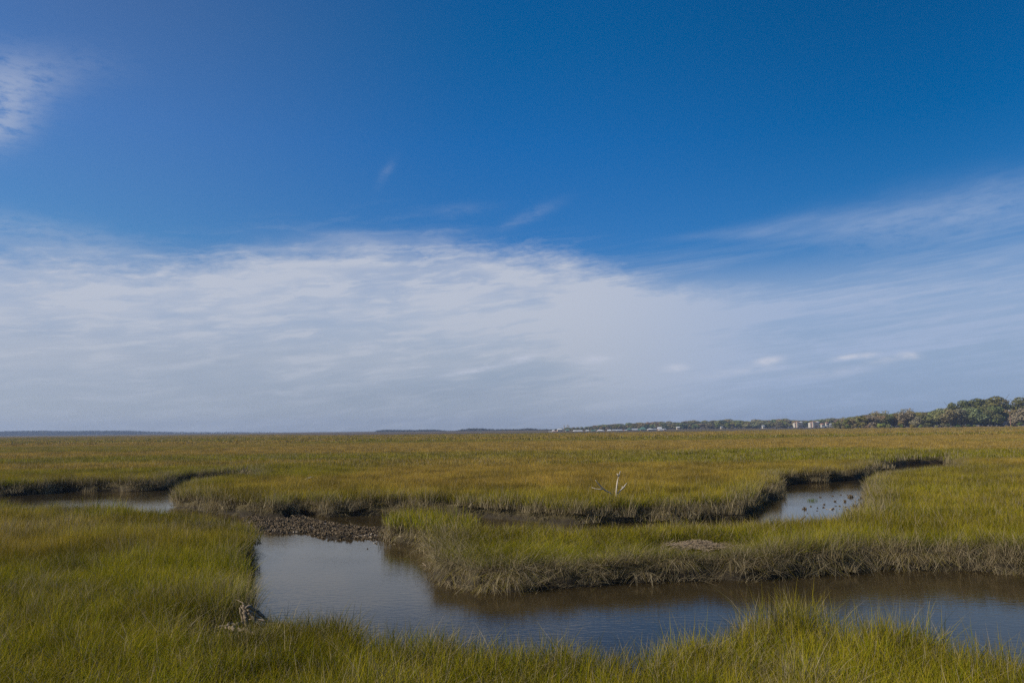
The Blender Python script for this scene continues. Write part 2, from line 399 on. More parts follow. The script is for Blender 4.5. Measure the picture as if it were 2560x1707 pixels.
# places where the grass is beaten down (driftwood, straw mat, dead tree) or shortened to shape a dark gap
CLEAR = []
HUMP = at_z(1930, 1560, .5); PH = at_z(1060, 1310, .6)
def make_points(n, y0, y1, umax=.78):
    # even over the ground in a wedge
    y = np.sqrt(RS.uniform(0, 1, n)*(y1**2-y0**2) + y0**2); u = RS.uniform(-umax, umax, n)
    return u*y, y
def dryness(x, y, s):
    n = fbm(x*.035+3, y*.06, 41, 3); n2 = fbm(x*.22, y*.22, 43, 2)
    n3 = fbm(x*.006+7, y*.030, 47, 3)
    d = sstep(.40, .62, n)*.75*np.where(y > 90, .5, 1) + (n2-.5)*np.where(y > 90, .2, .5) + (sstep(.42, .56, n3)-.25)*1.0*sstep(70, 110, y)
    d = d + .16*sstep(36, 50, y)*sstep(260, 90, y) + .22*sstep(90, 150, y)
    d = d - .55*np.exp(-np.maximum(s, 0)/7.)*(y < 120)
    return np.clip(d, 0, 1)
def tufts(n, y0, y1, lod, cnt, keep=None):
    x, y = make_points(n, y0, y1)
    s = land_sd(x, y); m = s > np.select([region(x, y) == 0, region(x, y) == 1], [.06, -.22], -.12)
    if y1 > 300: m &= ~river(x, y) & ~((y > 690) & (x/y > .40))
    x, y, s = x[m], y[m], s[m]
    z = ground_z(x, y, s); rg = region(x, y); u = x/y
    n = len(x)
    h = np.select([rg == 0, rg == 1, rg == 2], [.47, .34, .62], .66)
    h = np.where((rg == 1) & (u > .2), .34 + .24*sstep(.2, .38, u), h)
    h = np.where((rg == 1) & (u < .45), h + .10*sstep(23, 26, y), h)
    h = np.where((rg == 0) & (u < -.2), .48 + .11*sstep(14, 24, y), h)
    h = h*(.62 + .50*fbm(x*.5, y*.5, 51, 3) + .34*fbm(x*1.9, y*1.9, 57, 2)*(y < 60) + .17*(y >= 60))
    h = np.where(y > 150, .6*h + .4*.62, h)
    h = h*np.where(rg == 0, .62 + .76*fbm(x*2.6, y*2.6, 83, 2), 1)
    h = h*np.where(RS.uniform(0, 1, len(x)) < .05*(y < 45), 1.4, 1)
    hd = ((x-HUMP.x)/1.25)**2 + ((y-HUMP.y)/1.1)**2
    h = h*(1 + 1.15*np.exp(-hd*1.2))
    pd = ((x-PH.x-.4)/2.7)**2 + ((y-PH.y)/2.4)**2
    h = np.where(rg == 1, h*(1 + .85*np.exp(-pd)), h)
    for cx, cy, rr, k in CLEAR:
        h = h*(1 - (1-k)*np.exp(-(((x-cx)**2 + (y-cy)**2)/rr**2)**2))
    h = np.where((s < .06) & (rg > 0), h*.72, h)
    dry = dryness(x, y, s)
    dry = np.where(rg == 1, dry*.45*(1-np.exp(-pd)), dry)
    dry = np.clip(dry + .7*np.exp(-((y-150-60*np.maximum(u, 0))/16)**2)*sstep(-.05, .1, u)*(y > 90), 0, 1)
    dead = np.where((s < 1.0) & (y < 110), .85*np.clip(1.1-s/.8, 0, 1)*np.where(rg == 0, .3, 1), 0) *(1 - .75*np.exp(-pd)*(rg == 1)) + np.where(rg == 1, .10*(1-np.exp(-pd)), 0) + .05*(y > 60)
    dry = np.clip(dry + .08*(rg == 0)*(y < 17), 0, 1)
    dead = dead + (.04 + .08*(y < 17) + .55*sstep(.48, .72, fbm(x*.55+9, y*.4, 61, 3)))*(rg == 0)
    scl = np.stack([RS.uniform(.85, 1.15, n)]*2 + [h], 1)
    tl = .07 + .08*(rg == 1)
    tl = np.where((rg == 0) & (u < -.2), .05, tl)
    rot = np.stack([RS.normal(0, tl, n), RS.normal(0, tl, n), RS.uniform(0, 6.283, n)], 1)
    idx = cnt + RS.randint(0, 3 if cnt >= 12 else 4, n)
    if lod == 0:
        sh = (rg == 1) & (RS.uniform(0, 1, n) < .55) & (u < .35)
        idx = np.where(sh, 18 + RS.randint(0, 3, n), idx)
    return dict(x=x, y=y, z=z-.02, rg=rg, scl=scl, rot=rot, idx=idx, dry=dry, dead=np.where((s < .06) & (rg > 0), 1.5, np.clip(dead, 0, 1)), s=s)
def droop(n):                      # dead stems hanging over the open banks
    x, y = make_points(n, 10, 60)
    s = land_sd(x, y); m = (s > -.20) & (s < .40); x, y, s = x[m], y[m], s[m]
    e = .12; gx = (land_sd(x+e, y) - land_sd(x-e, y)); gy = (land_sd(x, y+e) - land_sd(x, y-e))
    ang = np.arctan2(-gy, -gx); rg = region(x, y); z = ground_z(x, y, s); n = len(x)
    h = np.where(rg == 1, .55, .40)*RS.uniform(.6, 1.25, n)
    cl = sstep(.40, .60, fbm(x*1.7, y*1.7, 71, 2))
    keep = RS.uniform(0, 1, n) < np.select([rg == 1, (rg == 0) & (x/y < -.15) & (y > 17), rg == 0], [np.where(x/y < .02, .45 + .6*cl, cl*1.1), .9, .15], .25 + .6*cl)
    d = dict(x=x, y=y, z=z+.03, rg=rg, s=s, scl=np.stack([h*1.3, RS.uniform(.8, 1.2, n), h], 1),
             rot=np.stack([RS.normal(0, .1, n), RS.normal(0, .1, n), ang + RS.normal(0, .35, n)], 1),
             idx=15 + RS.randint(0, 3, n), dry=np.full(n, .35), dead=np.where(rg == 0, .9, 1.6)*RS.uniform(.5, 1, n))
    return {k: v[keep] for k, v in d.items()}
# ------------------------------------------------------------------ driftwood, straw mat, dead tree (and the grass beaten down round them)
def limb(mb, pts, rad, n=7, jit=.18): mb.tube(pts, rad, n, jit)
def curve_pts(pxs, y, dy=0.0):
    k = len(pxs); return [at_y(a, b, y + dy*i/(max(k-1, 1))) for i, (a, b) in enumerate(pxs)]
def local(pts, o): return [p - o for p in pts]

yb = 37.5; base = at_y(1540, 1240, yb); base.z = .45
t = empty('dead_tree', base, 'bleached dead branches of a fallen tree sticking up out of the middle marsh', 'dead tree')
mb = MB(); limb(mb, local([Vector((base.x, yb, .3))] + curve_pts([(1540.5,1231),(1542,1215),(1543.5,1202),(1547,1190),(1551,1177)], yb, .15), base), [0.036, 0.0336, 0.032, 0.032, 0.0272, 0.0176])
lb = mb.build('limb', M_PALEWOOD, t, True)
mb = MB(); limb(mb, local(curve_pts([(1547,1190),(1544.5,1186.5),(1542.5,1183)], yb+.1), base), [.035,.03,.016]); mb.build('twig', M_PALEWOOD, lb, True)
mb = MB(); limb(mb, local(curve_pts([(1532,1238),(1526,1232),(1514,1226),(1506,1220.5),(1498,1211),(1493,1205),(1488.5,1200)], yb, -.5), base), [0.0368, 0.0368, 0.0336, 0.0368, 0.0288, 0.024, 0.012])
lb = mb.build('limb', M_PALEWOOD, t, True)
mb = MB(); limb(mb, local(curve_pts([(1506,1222.5),(1497,1222.5),(1488,1221),(1479,1218)], yb-.3), base), [.03,.024,.018,.01]); mb.build('twig', M_PALEWOOD, lb, True)
mb = MB(); limb(mb, local(curve_pts([(1543,1236),(1549,1228),(1555,1222),(1560,1217.5),(1564,1211),(1568,1206)], yb, .5), base), [0.0304, 0.0304, 0.0304, 0.0288, 0.024, 0.0144])
lb = mb.build('limb', M_PALEWOOD, t, True)
mb = MB(); limb(mb, local(curve_pts([(1559.5,1218),(1556.5,1217),(1554,1216)], yb+.3), base), [.03,.026,.014]); mb.build('twig', M_PALEWOOD, lb, True)
CLEAR.append((base.x, yb-.4, 1.0, .5))
p = at_z(772, 1196, .9); t = empty('fallen_branch', (p.x, p.y, .5), 'small pale fallen branch lying in the grass behind the green creek edge', 'branch')
mb = MB(); limb(mb, local([at_y(757,1200,p.y), at_y(766,1197,p.y+.2), at_y(775,1195,p.y), at_y(783,1191,p.y+.3)], Vector((p.x,p.y,.5))), [.04,.05,.05,.02]); mb.build('bough', M_PALEWOOD, t, True)
mb = MB(); limb(mb, local([at_y(768,1196.5,p.y+.1), at_y(773,1192.5,p.y), at_y(777,1190,p.y+.3)], Vector((p.x,p.y,.5))), [.025,.02,.012]); mb.build('twig', M_PALEWOOD, t, True)

# stump on the near bank
ysb = at_z(615, 1556, .48).y; b0 = at_y(617, 1558, ysb); b0.z = .36
t = empty('driftwood_stump', b0, 'gnarled driftwood root stump standing in the grass of the near bank', 'driftwood')
def knobbly(pts, rads, rng, k=4, amp=.014):
    P, Q = [], []
    for a, b, ra, rb in zip(pts, pts[1:], rads, rads[1:]):
        for i in range(k):
            s = i/k; P.append(a.lerp(b, s) + Vector((rng.gauss(0, amp), rng.gauss(0, amp), rng.gauss(0, amp)))); Q.append((ra+(rb-ra)*s)*rng.uniform(.72, 1.35))
    return P + [pts[-1]], Q + [rads[-1]]
krng = random.Random(31)
def root(pxs, rads, dy=0., mat=M_WOOD, name='root', off=0., par=None):
    P, Q = knobbly(local(curve_pts(pxs, ysb+off, dy), b0), [x*.68 for x in rads], krng, 3, .006)
    mb = MB(); limb(mb, P, Q, 8, .16); return mb.build(name, mat, par or t, True)
root([(617,1568),(616,1556),(614,1542),(612,1528),(610,1517),(609,1506)], [.05,.045,.055,.062,.05,.02], .05, name='trunk_slab')
root([(606,1562),(607,1550),(604,1537),(601,1524),(603,1512)], [.03,.032,.036,.03,.016], .12)
root([(612,1520),(622,1514),(634,1522),(650,1534),(666,1548),(680,1560)], [.03,.045,.042,.04,.032,.018], .3)
root([(618,1524),(630,1530),(644,1541),(656,1549)], [.03,.04,.036,.022], .15)
root([(622,1548),(640,1548),(656,1548),(674,1558),(700,1559)], [.018,.022,.026,.024,.010], .1)
root([(622,1530),(630,1540),(640,1552)], [.03,.034,.02], .0)
root([(608,1509),(600,1502),(590,1498)], [.012,.008,.004], .2, name='broken_branch')
b1 = at_z(590, 1570, .50)
t2 = empty('driftwood_log', b1, 'split driftwood log lying flat in front of the gnarled stump', 'driftwood')
P, Q = knobbly(local([at_z(a, c, .50) for a, c in [(548,1565),(572,1562),(592,1560),(608,1558)]], b1), [.012,.028,.034,.02], krng); mb = MB(); limb(mb, P, Q, 8, .3); mb.build('split_half', M_WOOD, t2, True)
P, Q = knobbly(local([at_z(a, c, .47) for a, c in [(562,1568),(576,1571),(592,1572),(610,1574),(628,1578),(648,1580)]], b1), [.022,.034,.034,.04,.028,.014], krng); mb = MB(); limb(mb, P, Q, 8, .3); mb.build('split_half', M_WOOD, t2, False)
CLEAR += [(b0.x+.1, b0.y-.4, .85, .22), (b1.x, b1.y-.35, .85, .25), (b0.x+.25, b0.y+.1, .5, .45)]
p = at_z(2008, 1296, .75); t = empty('leaning_stick', (p.x, p.y, .4), 'reddish dead stick leaning out of the grass beside the right pool', 'stick')
mb = MB(); limb(mb, local([at_y(1996,1303,p.y), at_y(2004,1297,p.y+.05), at_y(2014,1290,p.y+.1)], Vector((p.x,p.y,.4))), [.03,.035,.02]); mb.build('shaft', M_WOOD, t, True)
mb = MB(); limb(mb, local([at_y(2005,1296.5,p.y+.05), at_y(2009,1296,p.y), at_y(2013,1297,p.y-.1)], Vector((p.x,p.y,.4))), [.016,.012,.007]); mb.build('side_twig', M_WOOD, t, True)
# twig in the water off the tip of the peninsula
p = at_z(1068, 1416, 0); t = empty('bare_twig', (p.x, p.y, 0), 'thin bare twig poking from the water at the peninsula tip', 'twig')
mb = MB()
for q in ([(1084,1424),(1072,1417),(1060,1413),(1051,1412)], [(1072,1417),(1062,1421),(1055,1422)], [(1066,1415),(1059,1408),(1055,1406)], [(1080,1422),(1073,1410),(1070,1405)]):
    limb(mb, local(curve_pts(q, p.y, .1), p), [.014,.012,.009,.006][:len(q)], 5)
mb.build('branchlets', M_WOOD, t)
# mat of dead reed straw washed up on the peninsula
c = at_z(1742, 1363, .52)
t = empty('straw_mat', (c.x, c.y, .46), 'brown mat of washed-up dead reed straw on the peninsula bank', 'straw mat')
mb = MB(); rng = random.Random(3)
for k in range(820):
    a = rng.gauss(0, 1); q = rng.gauss(0, .5); x0 = max(-1., min(1., a*.45))*1.35*rng.uniform(.8,1); y0 = max(-.6, min(.6, q*.7))
    hz = .13*math.exp(-(x0/.75)**2 - (y0/.6)**2) + .03*math.sin(x0*7+y0*4)
    an = rng.gauss(.12, .5); l = rng.uniform(.12, .42); dx, dy = math.cos(an)*l/2, math.sin(an)*l/2; z0 = hz + rng.uniform(-.03, .03); tz = rng.gauss(0, .035)
    mb.tube([(x0-dx, y0-dy, z0-tz), (x0, y0, z0+.012), (x0+dx, y0+dy, z0+tz)], rng.uniform(.004, .0085), 4)
mb.build('straw_layer', M_STRAW, t)
CLEAR.append((c.x, c.y-.75, 1.6, .10))
c2 = at_z(2052, 1560, .6); CLEAR.append((c2.x, c2.y, .42, .10))  # added gap: grass shortened so this spot reads as a dark, shadowed clump

# ------------------------------------------------------------------ oysters
def shell(mb, o, d, L, W, T, rng):
    d = d.normalized(); a = d.orthogonal().normalized(); a = (Matrix.Rotation(rng.uniform(0, 6.28), 3, d) @ a); b = d.cross(a)
    rings = []; prof = [(.0,.35),(.25,.75),(.6,1.),(.88,.8),(1.,.35)]
    n = 7; vs = []
    for s, wv in prof:
        for k in range(n):
            th = 2*math.pi*k/n; jr = 1 + rng.uniform(-.15, .15)
            vs.append(o + d*(s*L) + a*(math.cos(th)*W*wv*.5*jr) + b*(math.sin(th)*T*wv*.5*jr + T*.5*math.sin(s*2.4)))
    fs = [(i*n+k, i*n+(k+1) % n, (i+1)*n+(k+1) % n, (i+1)*n+k) for i in range(4) for k in range(n)]
    fs += [tuple(range(n-1, -1, -1)), tuple(range(4*n, 5*n))]
    mb.add(vs, fs)
def cluster_mesh(seed, n, flat=False):
    rng = random.Random(seed); mb = MB()
    for k in range(n):
        an = rng.uniform(0, 6.28); el = rng.uniform(.1, .6) if flat else rng.uniform(.35, 1.5)
        d = Vector((math.cos(an)*math.cos(el), math.sin(an)*math.cos(el), math.sin(el)))
        o = Vector((rng.gauss(0, .035), rng.gauss(0, .035), rng.uniform(-.03, .02)))
        L = rng.uniform(.08, .16); shell(mb, o, d, L, L*rng.uniform(.4, .6), L*rng.uniform(.16, .26), rng)
    me = bpy.data.meshes.new('oyster_cluster'); me.from_pydata(mb.v, [], mb.f); me.update(); return me
CL = [cluster_mesh(40+k, 9 + 2*k % 7) for k in range(6)]
for k, mme in enumerate(CL): mme.materials.append(M_SHELL)
CLP = [cluster_mesh(60+k, 5, True) for k in range(3)]
for mme in CLP: mme.materials.append(M_SHELL2)
def oyster(x, y, z, sc, label, group=None, pale=False, flat=1., rng=random):
    o = bpy.data.objects.new('oyster_cluster', rng.choice(CLP if pale else CL)); COL.objects.link(o)
    o.location = (x, y, z); o.rotation_euler = (0, 0, rng.uniform(0, 6.28)); o.scale = (sc, sc, sc*flat)
    return tag(o, label, 'oyster cluster', group)
G_BAR = 'oyster clusters heaped on the mud bar'
rng = random.Random(21); bb0, bb1 = BAR.min(0), BAR.max(0); got = []; tries = 0
while len(got) < 285 and tries < 20000:
    tries += 1; x, y = rng.uniform(bb0[0], bb1[0]), rng.uniform(bb0[1], bb1[1])
    s = bar_sd(np.array([x]), np.array([y]))[0]
    if s < .10 or land_sd(np.array([x]), np.array([y]))[0] > .1: continue
    if any((x-a)**2 + (y-b)**2 < .20**2 for a, b in got): continue
    got.append((x, y))
gz = ground_z(np.array([g[0] for g in got]), np.array([g[1] for g in got]))
for (x, y), z in zip(got, gz):
    edge = bar_sd(np.array([x]), np.array([y]))[0] < .35
    pale = rng.random() < .05
    oyster(x, y, max(z, -.05), rng.uniform(.75, 1.3)*(.9 if edge else 1),
           'pale bleached oyster cluster standing out on the dark oyster bar' if pale else
           ('grey-brown oyster cluster at the water-side fringe of the oyster bar' if edge else 'grey-brown oyster cluster within the heaped oyster bar'),
           'pale clusters on the oyster bar' if pale else ('oyster clusters fringing the bar' if edge else G_BAR), pale, .68, rng)
# loose shells too many to count between the clusters
mb = MB(); rng = random.Random(5); k = 0; pts = []
while len(pts) < 5600:
    x, y = rng.uniform(bb0[0], bb1[0]), rng.uniform(bb0[1], bb1[1]); pts.append((x, y))
pa = np.array(pts); sb = bar_sd(pa[:,0], pa[:,1]); zb = ground_z(pa[:,0].copy(), pa[:,1].copy())
for (x, y), s, z in zip(pts, sb, zb):
    if s < .08: continue
    an = rng.uniform(0, 6.28); el = rng.uniform(-.1, 1.2); L = rng.uniform(.07, .14)
    shell(mb, Vector((x, y, z)), Vector((math.cos(an)*math.cos(el), math.sin(an)*math.cos(el), math.sin(el))), L, L*.5, L*.2, rng)
tag(mb.build('loose_oyster_shells', M_SHELL), 'loose grey-brown oyster shells carpeting the mud bar between clusters', 'oyster shells', kind='stuff')

rng = random.Random(9)
def pond(px, py, wpx, label, group=None, pale=False, flat=.75):
    p = at_z(px, py, 0.); oyster(p.x, p.y, -.005, wpx/FPX*p.y/.22, label, group, pale, flat, rng)
Zx = lambda a, b: (1950 + a*.1063, 1210 + b*.1063)  # pool positions; some of the lumps are water reflections modelled as oysters
big = [((1670,305),14,'largest dark rounded oyster clump at the back of the right pool',False),
       ((1520,408),12,'diamond shaped oyster clump in the centre of the right pool',False),
       ((1930,325),11,'elongated oyster ridge touching the grass edge of the right pool',False),
       ((1935,525),12,'dark oyster heap at the near corner of the right pool grass',False),
       ((1160,590),13,'wide oyster clump with one raised pale shell near the pool front',True),
       ((590,585),11,'dark and pale pair of oyster lumps farthest toward open water in the right pool',False),
       ((1750,520),13,'ragged chain of oysters just left of the dark corner heap',False),
       ((1395,585),8,'tan squarish oyster lump at the near edge of the right pool',True),
       ((1580,608),8,'low broken oyster lump half hidden by the front grass of the pool',False),
       ((930,405),5,'single pinkish shell beside the small green tuft in the pool',True),
       ((1050,480),7,'rounded brown oyster lump midway along the right pool',False),
       ((1020,545),7,'half green oyster lump just below the rounded brown lump',False),
       ((1300,408),7,'upright brown oyster lump left of the diamond shaped clump',False),
       ((725,525),6,'small slanting oyster above the dark and pale pair',False),
       ((1235,280),6,'small dark oyster lump at the far edge of the pool reflection',False)]
for (a, b), w_, lb, pl in big: pond(*Zx(a, b), w_, lb, 'oyster clumps in the right pool', pl)
for a, b, w_ in [(935,310,6),(875,560,5),(1310,515,5),(1400,515,6),(1255,575,6),(1425,258,5),(1540,535,5),(1665,460,4),(1655,522,3),(1770,410,4),(1820,415,5),(1865,365,5),(870,628,4),(650,685,4),(1480,540,4),(1805,552,6),(2030,500,6),(1590,250,4),(1800,290,4)]:
    pond(*Zx(a, b), w_, 'tiny brown oyster lump just breaking the surface of the right pool', 'tiny oyster lumps in the right pool', rng.random() < .2)
Zy = lambda a, b: (600 + a*.1913, 1270 + b*.1913)
for (a, b), w_, lb, pl in [((1615,412),11,'dark oyster pair just off the front of the oyster bar',False),((1758,455),11,'white topped oyster pair alone in the open water before the bar',True),
        ((2018,470),6,'single white shell in the reflection left of the peninsula',True),((1665,530),4,'tiny dark oyster farthest out in the front pool',False),
        ((1530,372),14,'pale flat run of shells along the front edge of the bar',True),((1950,430),18,'dark oyster heap where the bar meets the peninsula',False),
        ((2110,425),9,'greenish oyster lump in the peninsula reflection',False),((1200,365),12,'oyster clump jutting out at the middle of the bar front',False),((1310,350),14,'tallest dark clump jutting from the bar front',False),((950,355),9,'pointed oyster clump at the left part of the bar front',False)]:
    pond(*Zy(a, b), w_, lb, 'oyster clumps off the oyster bar', pl, 1.)

# ------------------------------------------------------------------ grass objects
T = [tufts(9500, 6.5, 27, 0, 0), tufts(26000, 25, 72, 1, 4), tufts(27000, 68, 260, 2, 8), tufts(46000, 240, 1000, 3, 12), droop(60000)]
# weights: thin the middle belts a little at random
A = {k: np.concatenate([t[k] for t in T]) for k in T[0]}
def part(mask): return {k: v[mask] for k, v in A.items()}
kind_d = np.concatenate([np.full(len(t['x']), i) for i, t in enumerate(T)])
grass_object('near_bank_grass', part((A['rg'] == 0)), 'tall olive green marsh grass covering the near bank in the foreground', 'marsh grass')
grass_object('peninsula_grass', part((A['rg'] == 1) & (kind_d != 4)), 'short bright green marsh grass on the peninsula between the two creek arms', 'marsh grass')
grass_object('peninsula_dead_grass', part((A['rg'] == 1) & (kind_d == 4)), 'dry tan grass stems hanging over the dark peninsula bank', 'dead grass')
grass_object('middle_marsh_grass', part((A['rg'] == 2)), 'golden green marsh grass of the middle flat round the dead branches', 'marsh grass')
grass_object('far_creek_grass', part((A['rg'] == 3)), 'green and brown banded marsh grass beyond the left creek', 'marsh grass')
grass_object('far_marsh_grass', part((A['rg'] == 4)), 'brownish gold marsh grass running out to the horizon', 'marsh grass')
# small green tuft standing in the right pool
p = at_z(*Zx(760, 392), 0)
mb = MB(); rng = random.Random(77)
for k in range(70):
    x0 = rng.gauss(0, .13); a = rng.uniform(0, 6.28); h = rng.uniform(.05, .16); l = rng.uniform(.01, .06)
    mb.tube([(x0, rng.gauss(0, .04), -.02), (x0+math.cos(a)*l*.5, math.sin(a)*l*.5, h*.6), (x0+math.cos(a)*l*1.3, math.sin(a)*l*1.3, h)], [.006, .005, .001], 3)
M_TUFT = simple('green_blades', (.10,.13,.02,1), .3, 9., .7)
o = mb.build('grass_tuft', M_TUFT, loc=(p.x, p.y, 0)); tag(o, 'small green grass tuft standing alone in the right pool', 'grass tuft')
# ------------------------------------------------------------------ trees
def crown_mesh(name, lobes, nq, size, seed, up_bias=.25, shell_=(.72, 1.04)):
    rs = np.random.RandomState(seed)
    L = np.array(lobes, float); vol = (L[:,3]*L[:,4])**1.0; p = vol/vol.sum()
    k = rs.choice(len(L), nq, p=p)
    d = rs.normal(0, 1, (nq, 3)); d[:,2] += up_bias; d /= np.linalg.norm(d, axis=1)[:,None]
    r = rs.uniform(*shell_, nq)
    c = L[k,:3] + d*np.stack([L[k,3], L[k,3], L[k,4]], 1)*r[:,None]
    nrm = d + rs.normal(0, .55, (nq, 3)); nrm /= np.linalg.norm(nrm, axis=1)[:,None]
    a = np.cross(nrm, rs.normal(0, 1, (nq, 3))); a /= np.linalg.norm(a, axis=1)[:,None]; b = np.cross(nrm, a)
    s = size*rs.uniform(.5, 1.3, nq)[:,None]
    P = [c + a*s, c + b*s*.6 + nrm*s*.2, c - a*s*.9, c - b*s*.7 + nrm*s*.15]
    V = np.stack(P, 1).reshape(-1, 3); F = np.arange(nq*4).reshape(-1, 4)
    me = np_mesh(name, V, [F]); me.materials.append(M_LEAF); return me
def trunk_mesh(h, r, limbs, seed):
    rng = random.Random(seed); mb = MB()
    mb.tube([(0,0,-.4),(rng.uniform(-.1,.1),0,h*.3),(rng.uniform(-.2,.2),rng.uniform(-.2,.2),h*.7),(rng.uniform(-.3,.3),0,h)], [r*1.3, r, r*.8, r*.45], 7, .08)
    for k in range(limbs):
        a = rng.uniform(0, 6.28); z0 = h*rng.uniform(.45, .8); l = h*rng.uniform(.35, .6)
        mb.tube([(0,0,z0), (math.cos(a)*l*.5, math.sin(a)*l*.5, z0+l*.4), (math.cos(a)*l, math.sin(a)*l, z0+l*.9)], [r*.55, r*.38, r*.15], 5)
    me = bpy.data.meshes.new('trunk'); me.from_pydata(mb.v, [], mb.f); me.update(); me.materials.append(M_BARK); return me
def lobes_round(n, w, z0, z1, seed, lr=(.32, .5)):
    rs = random.Random(seed); out = []
    for k in range(n):
        a = rs.uniform(0, 6.28); q = math.sqrt(rs.random())*.62; s = rs.uniform(*lr)
        zz = rs.random(); zc = z0 + (z1-z0)*(.2 + .6*zz); q *= 1.05 - .5*abs(zz-.35)
        out.append((math.cos(a)*q*w, math.sin(a)*q*w, zc, s*w, s*w*.8))
    return out
# unit trees are 1 high; broad ones 0.9 wide
KIND = {}
KIND['oak'] = [(crown_mesh('crown', lobes_round(12, .46, .04, 1.0, s), 2300, .036, s), trunk_mesh(.55, .03, 5, s)) for s in (1, 2, 3, 4)]
KIND['bushy'] = [(crown_mesh('crown', lobes_round(10, .40, .02, 1.0, s), 2000, .034, s), trunk_mesh(.5, .025, 4, s)) for s in (11, 12, 13)]
KIND['pine'] = [(crown_mesh('crown', [(0,0,.88,.17,.11),(.09,.04,.80,.17,.10),(-.1,-.03,.77,.18,.10),(.02,-.1,.68,.18,.10),(.03,.1,.60,.19,.10),(-.05,0,.52,.2,.1)], 1500, .027, s), trunk_mesh(.86, .018, 6, s)) for s in (21, 22)]
KIND['bare'] = [(crown_mesh('crown', lobes_round(9, .42, .25, 1.0, s), 420, .028, s, .4, (.3, 1.05)), trunk_mesh(.62, .028, 9, s)) for s in (31, 32)]
KIND['shrub'] = [(crown_mesh('crown', lobes_round(7, .75, .0, 1.0, s), 500, .09, s), trunk_mesh(.4, .03, 3, s)) for s in (41, 42)]
TN = {'oak': 'oak_tree', 'bushy': 'evergreen_tree', 'pine': 'pine_tree', 'bare': 'leafless_tree', 'shrub': 'shrub'}
trng = random.Random(17)
def tree(kind, p, h, wide, col, label, group, parts=True):
    t = empty(TN[kind], p, label, 'shrub' if kind == 'shrub' else 'tree', group, trng.uniform(0, 6.28))
    t.scale = (h*wide, h*wide, h)
    cm, tm = trng.choice(KIND[kind])
    c = bpy.data.objects.new('crown', cm); COL.objects.link(c); c.parent = t; c.color = (*col, 1)
    k = bpy.data.objects.new('trunk', tm); COL.objects.link(k); k.parent = t
    return t
def interp(pts, x):
    for (a, b), (c, d) in zip(pts, pts[1:]):
        if a <= x <= c: return b + (d-b)*(x-a)/(c-a)
    return pts[-1][1] if x > pts[-1][0] else pts[0][1]
def gz1(x, y): return float(ground_z(np.array([float(x)]), np.array([float(y)]), np.array([30.]))[0])
def jit(c, a=.25): return tuple(v*trng.uniform(1-a, 1+a) for v in c)
C_GB, C_OL, C_DG, C_YG, C_TAN = (.215,.185,.075), (.165,.16,.038), (.085,.10,.022), (.20,.205,.04), (.25,.21,.10)
TOP_R = [(2090,1050),(2110,1043),(2130,1037),(2160,1031),(2200,1027),(2240,1027),(2270,1021),(2300,1023),(2340,1020),(2380,1008),(2410,1004),(2440,999),(2470,1000),(2500,1000),(2520,1005),(2545,1003),(2565,1000),(2640,1000)]
def seg(px):
    return ('where the right wood begins' if px < 2165 else 'in the low rising part of the right wood' if px < 2290 else
            'in the middle of the right wood' if px < 2400 else 'below the tall pines' if px < 2505 else 'at the right end of the wood')
def wood_tree(px, y, frac, kind, col, lname, wide=None, seg_l=None):
    b = at_y(px, 1070, y); g = gz1(b.x, y); top = at_y(px, interp(TOP_R, px), y).z
    h = max(3., (top-g)*frac)
    s = seg_l or seg(px)
    tree(kind, (b.x, y, g-.1), h, wide or trng.uniform(1.1, 1.5), jit(col, .18), lname + ' ' + s, lname + 's ' + s)
px = 2098
while px < 2640:                   # back row
    k, c, l = trng.choice([('oak', C_GB, 'grey-brown back-row oak'), ('oak', C_OL, 'olive back-row oak'), ('bushy', C_DG, 'dark green back-row evergreen')])
    wood_tree(px, 770+trng.uniform(-15, 30), trng.uniform(.86, .97), k, c, l); px += trng.uniform(8, 13)
px = 2092
while px < 2640:                   # front row
    k, c, l = trng.choice([('oak', C_GB, 'grey-brown front-row oak'), ('oak', C_GB, 'grey-brown front-row oak'), ('oak', C_TAN, 'pale tan front-row oak'), ('bushy', C_DG, 'dark green front-row evergreen'), ('bushy', C_OL, 'olive green front-row evergreen')])
    if 2450 < px < 2505: k, c, l = 'oak', C_OL, 'open-stemmed olive oak'
    wood_tree(px, 712+trng.uniform(-4, 18), trng.uniform(.68, .94), k, c, l, trng.uniform(1.1, 1.5)); px += trng.uniform(10, 16)
for px, y, l in [(2106,722,'feathery leafless tree at the low left tip of the right wood'),(2190,740,'leafless tree topping the wood above its first dark oak'),(2215,740,'wispy leafless tree just left of the dark rounded evergreen crown'),(2258,742,'pale leafless tree rising above the wood with ragged top'),(2276,745,'second ragged leafless tree beside the pale one above the wood')]:
    b = at_y(px, 1070, y); g = gz1(b.x, y); top = at_y(px, interp(TOP_R, px)-4, y).z
    tree('bare', (b.x, y, g), top-g, .9, jit(C_TAN, .1), l, None)
for px, ty, y, wd, l in [(2384,1006,748,.8,'small dark pine first to stand above the right wood'),(2412,1000,750,1.0,'flat-topped dark pine with sky showing under its crown'),(2430,1001,752,.9,'pine joined to the flat-topped pine by its crown'),(2447,995,745,1.05,'round-topped pine in the group of tall pines'),(2464,998,748,.8,'narrow pine between the two round-topped pines'),(2477,996,742,.8,'slender pine just left of the tallest pine'),(2496,990,738,1.1,'tallest pine with a domed crown above the right wood'),(2515,1004,748,1.,'dark pine on the falling shoulder right of the tallest pine'),(2557,992,745,1.05,'dark domed pine at the right edge of the picture')]:
    b = at_y(px, 1070, y); g = gz1(b.x, y); top = at_y(px, ty, y).z
    tree('pine', (b.x, y, g), top-g, wd*1.2, jit((.125,.122,.030), .1), l, 'tall pines above the right wood')
px = 2095
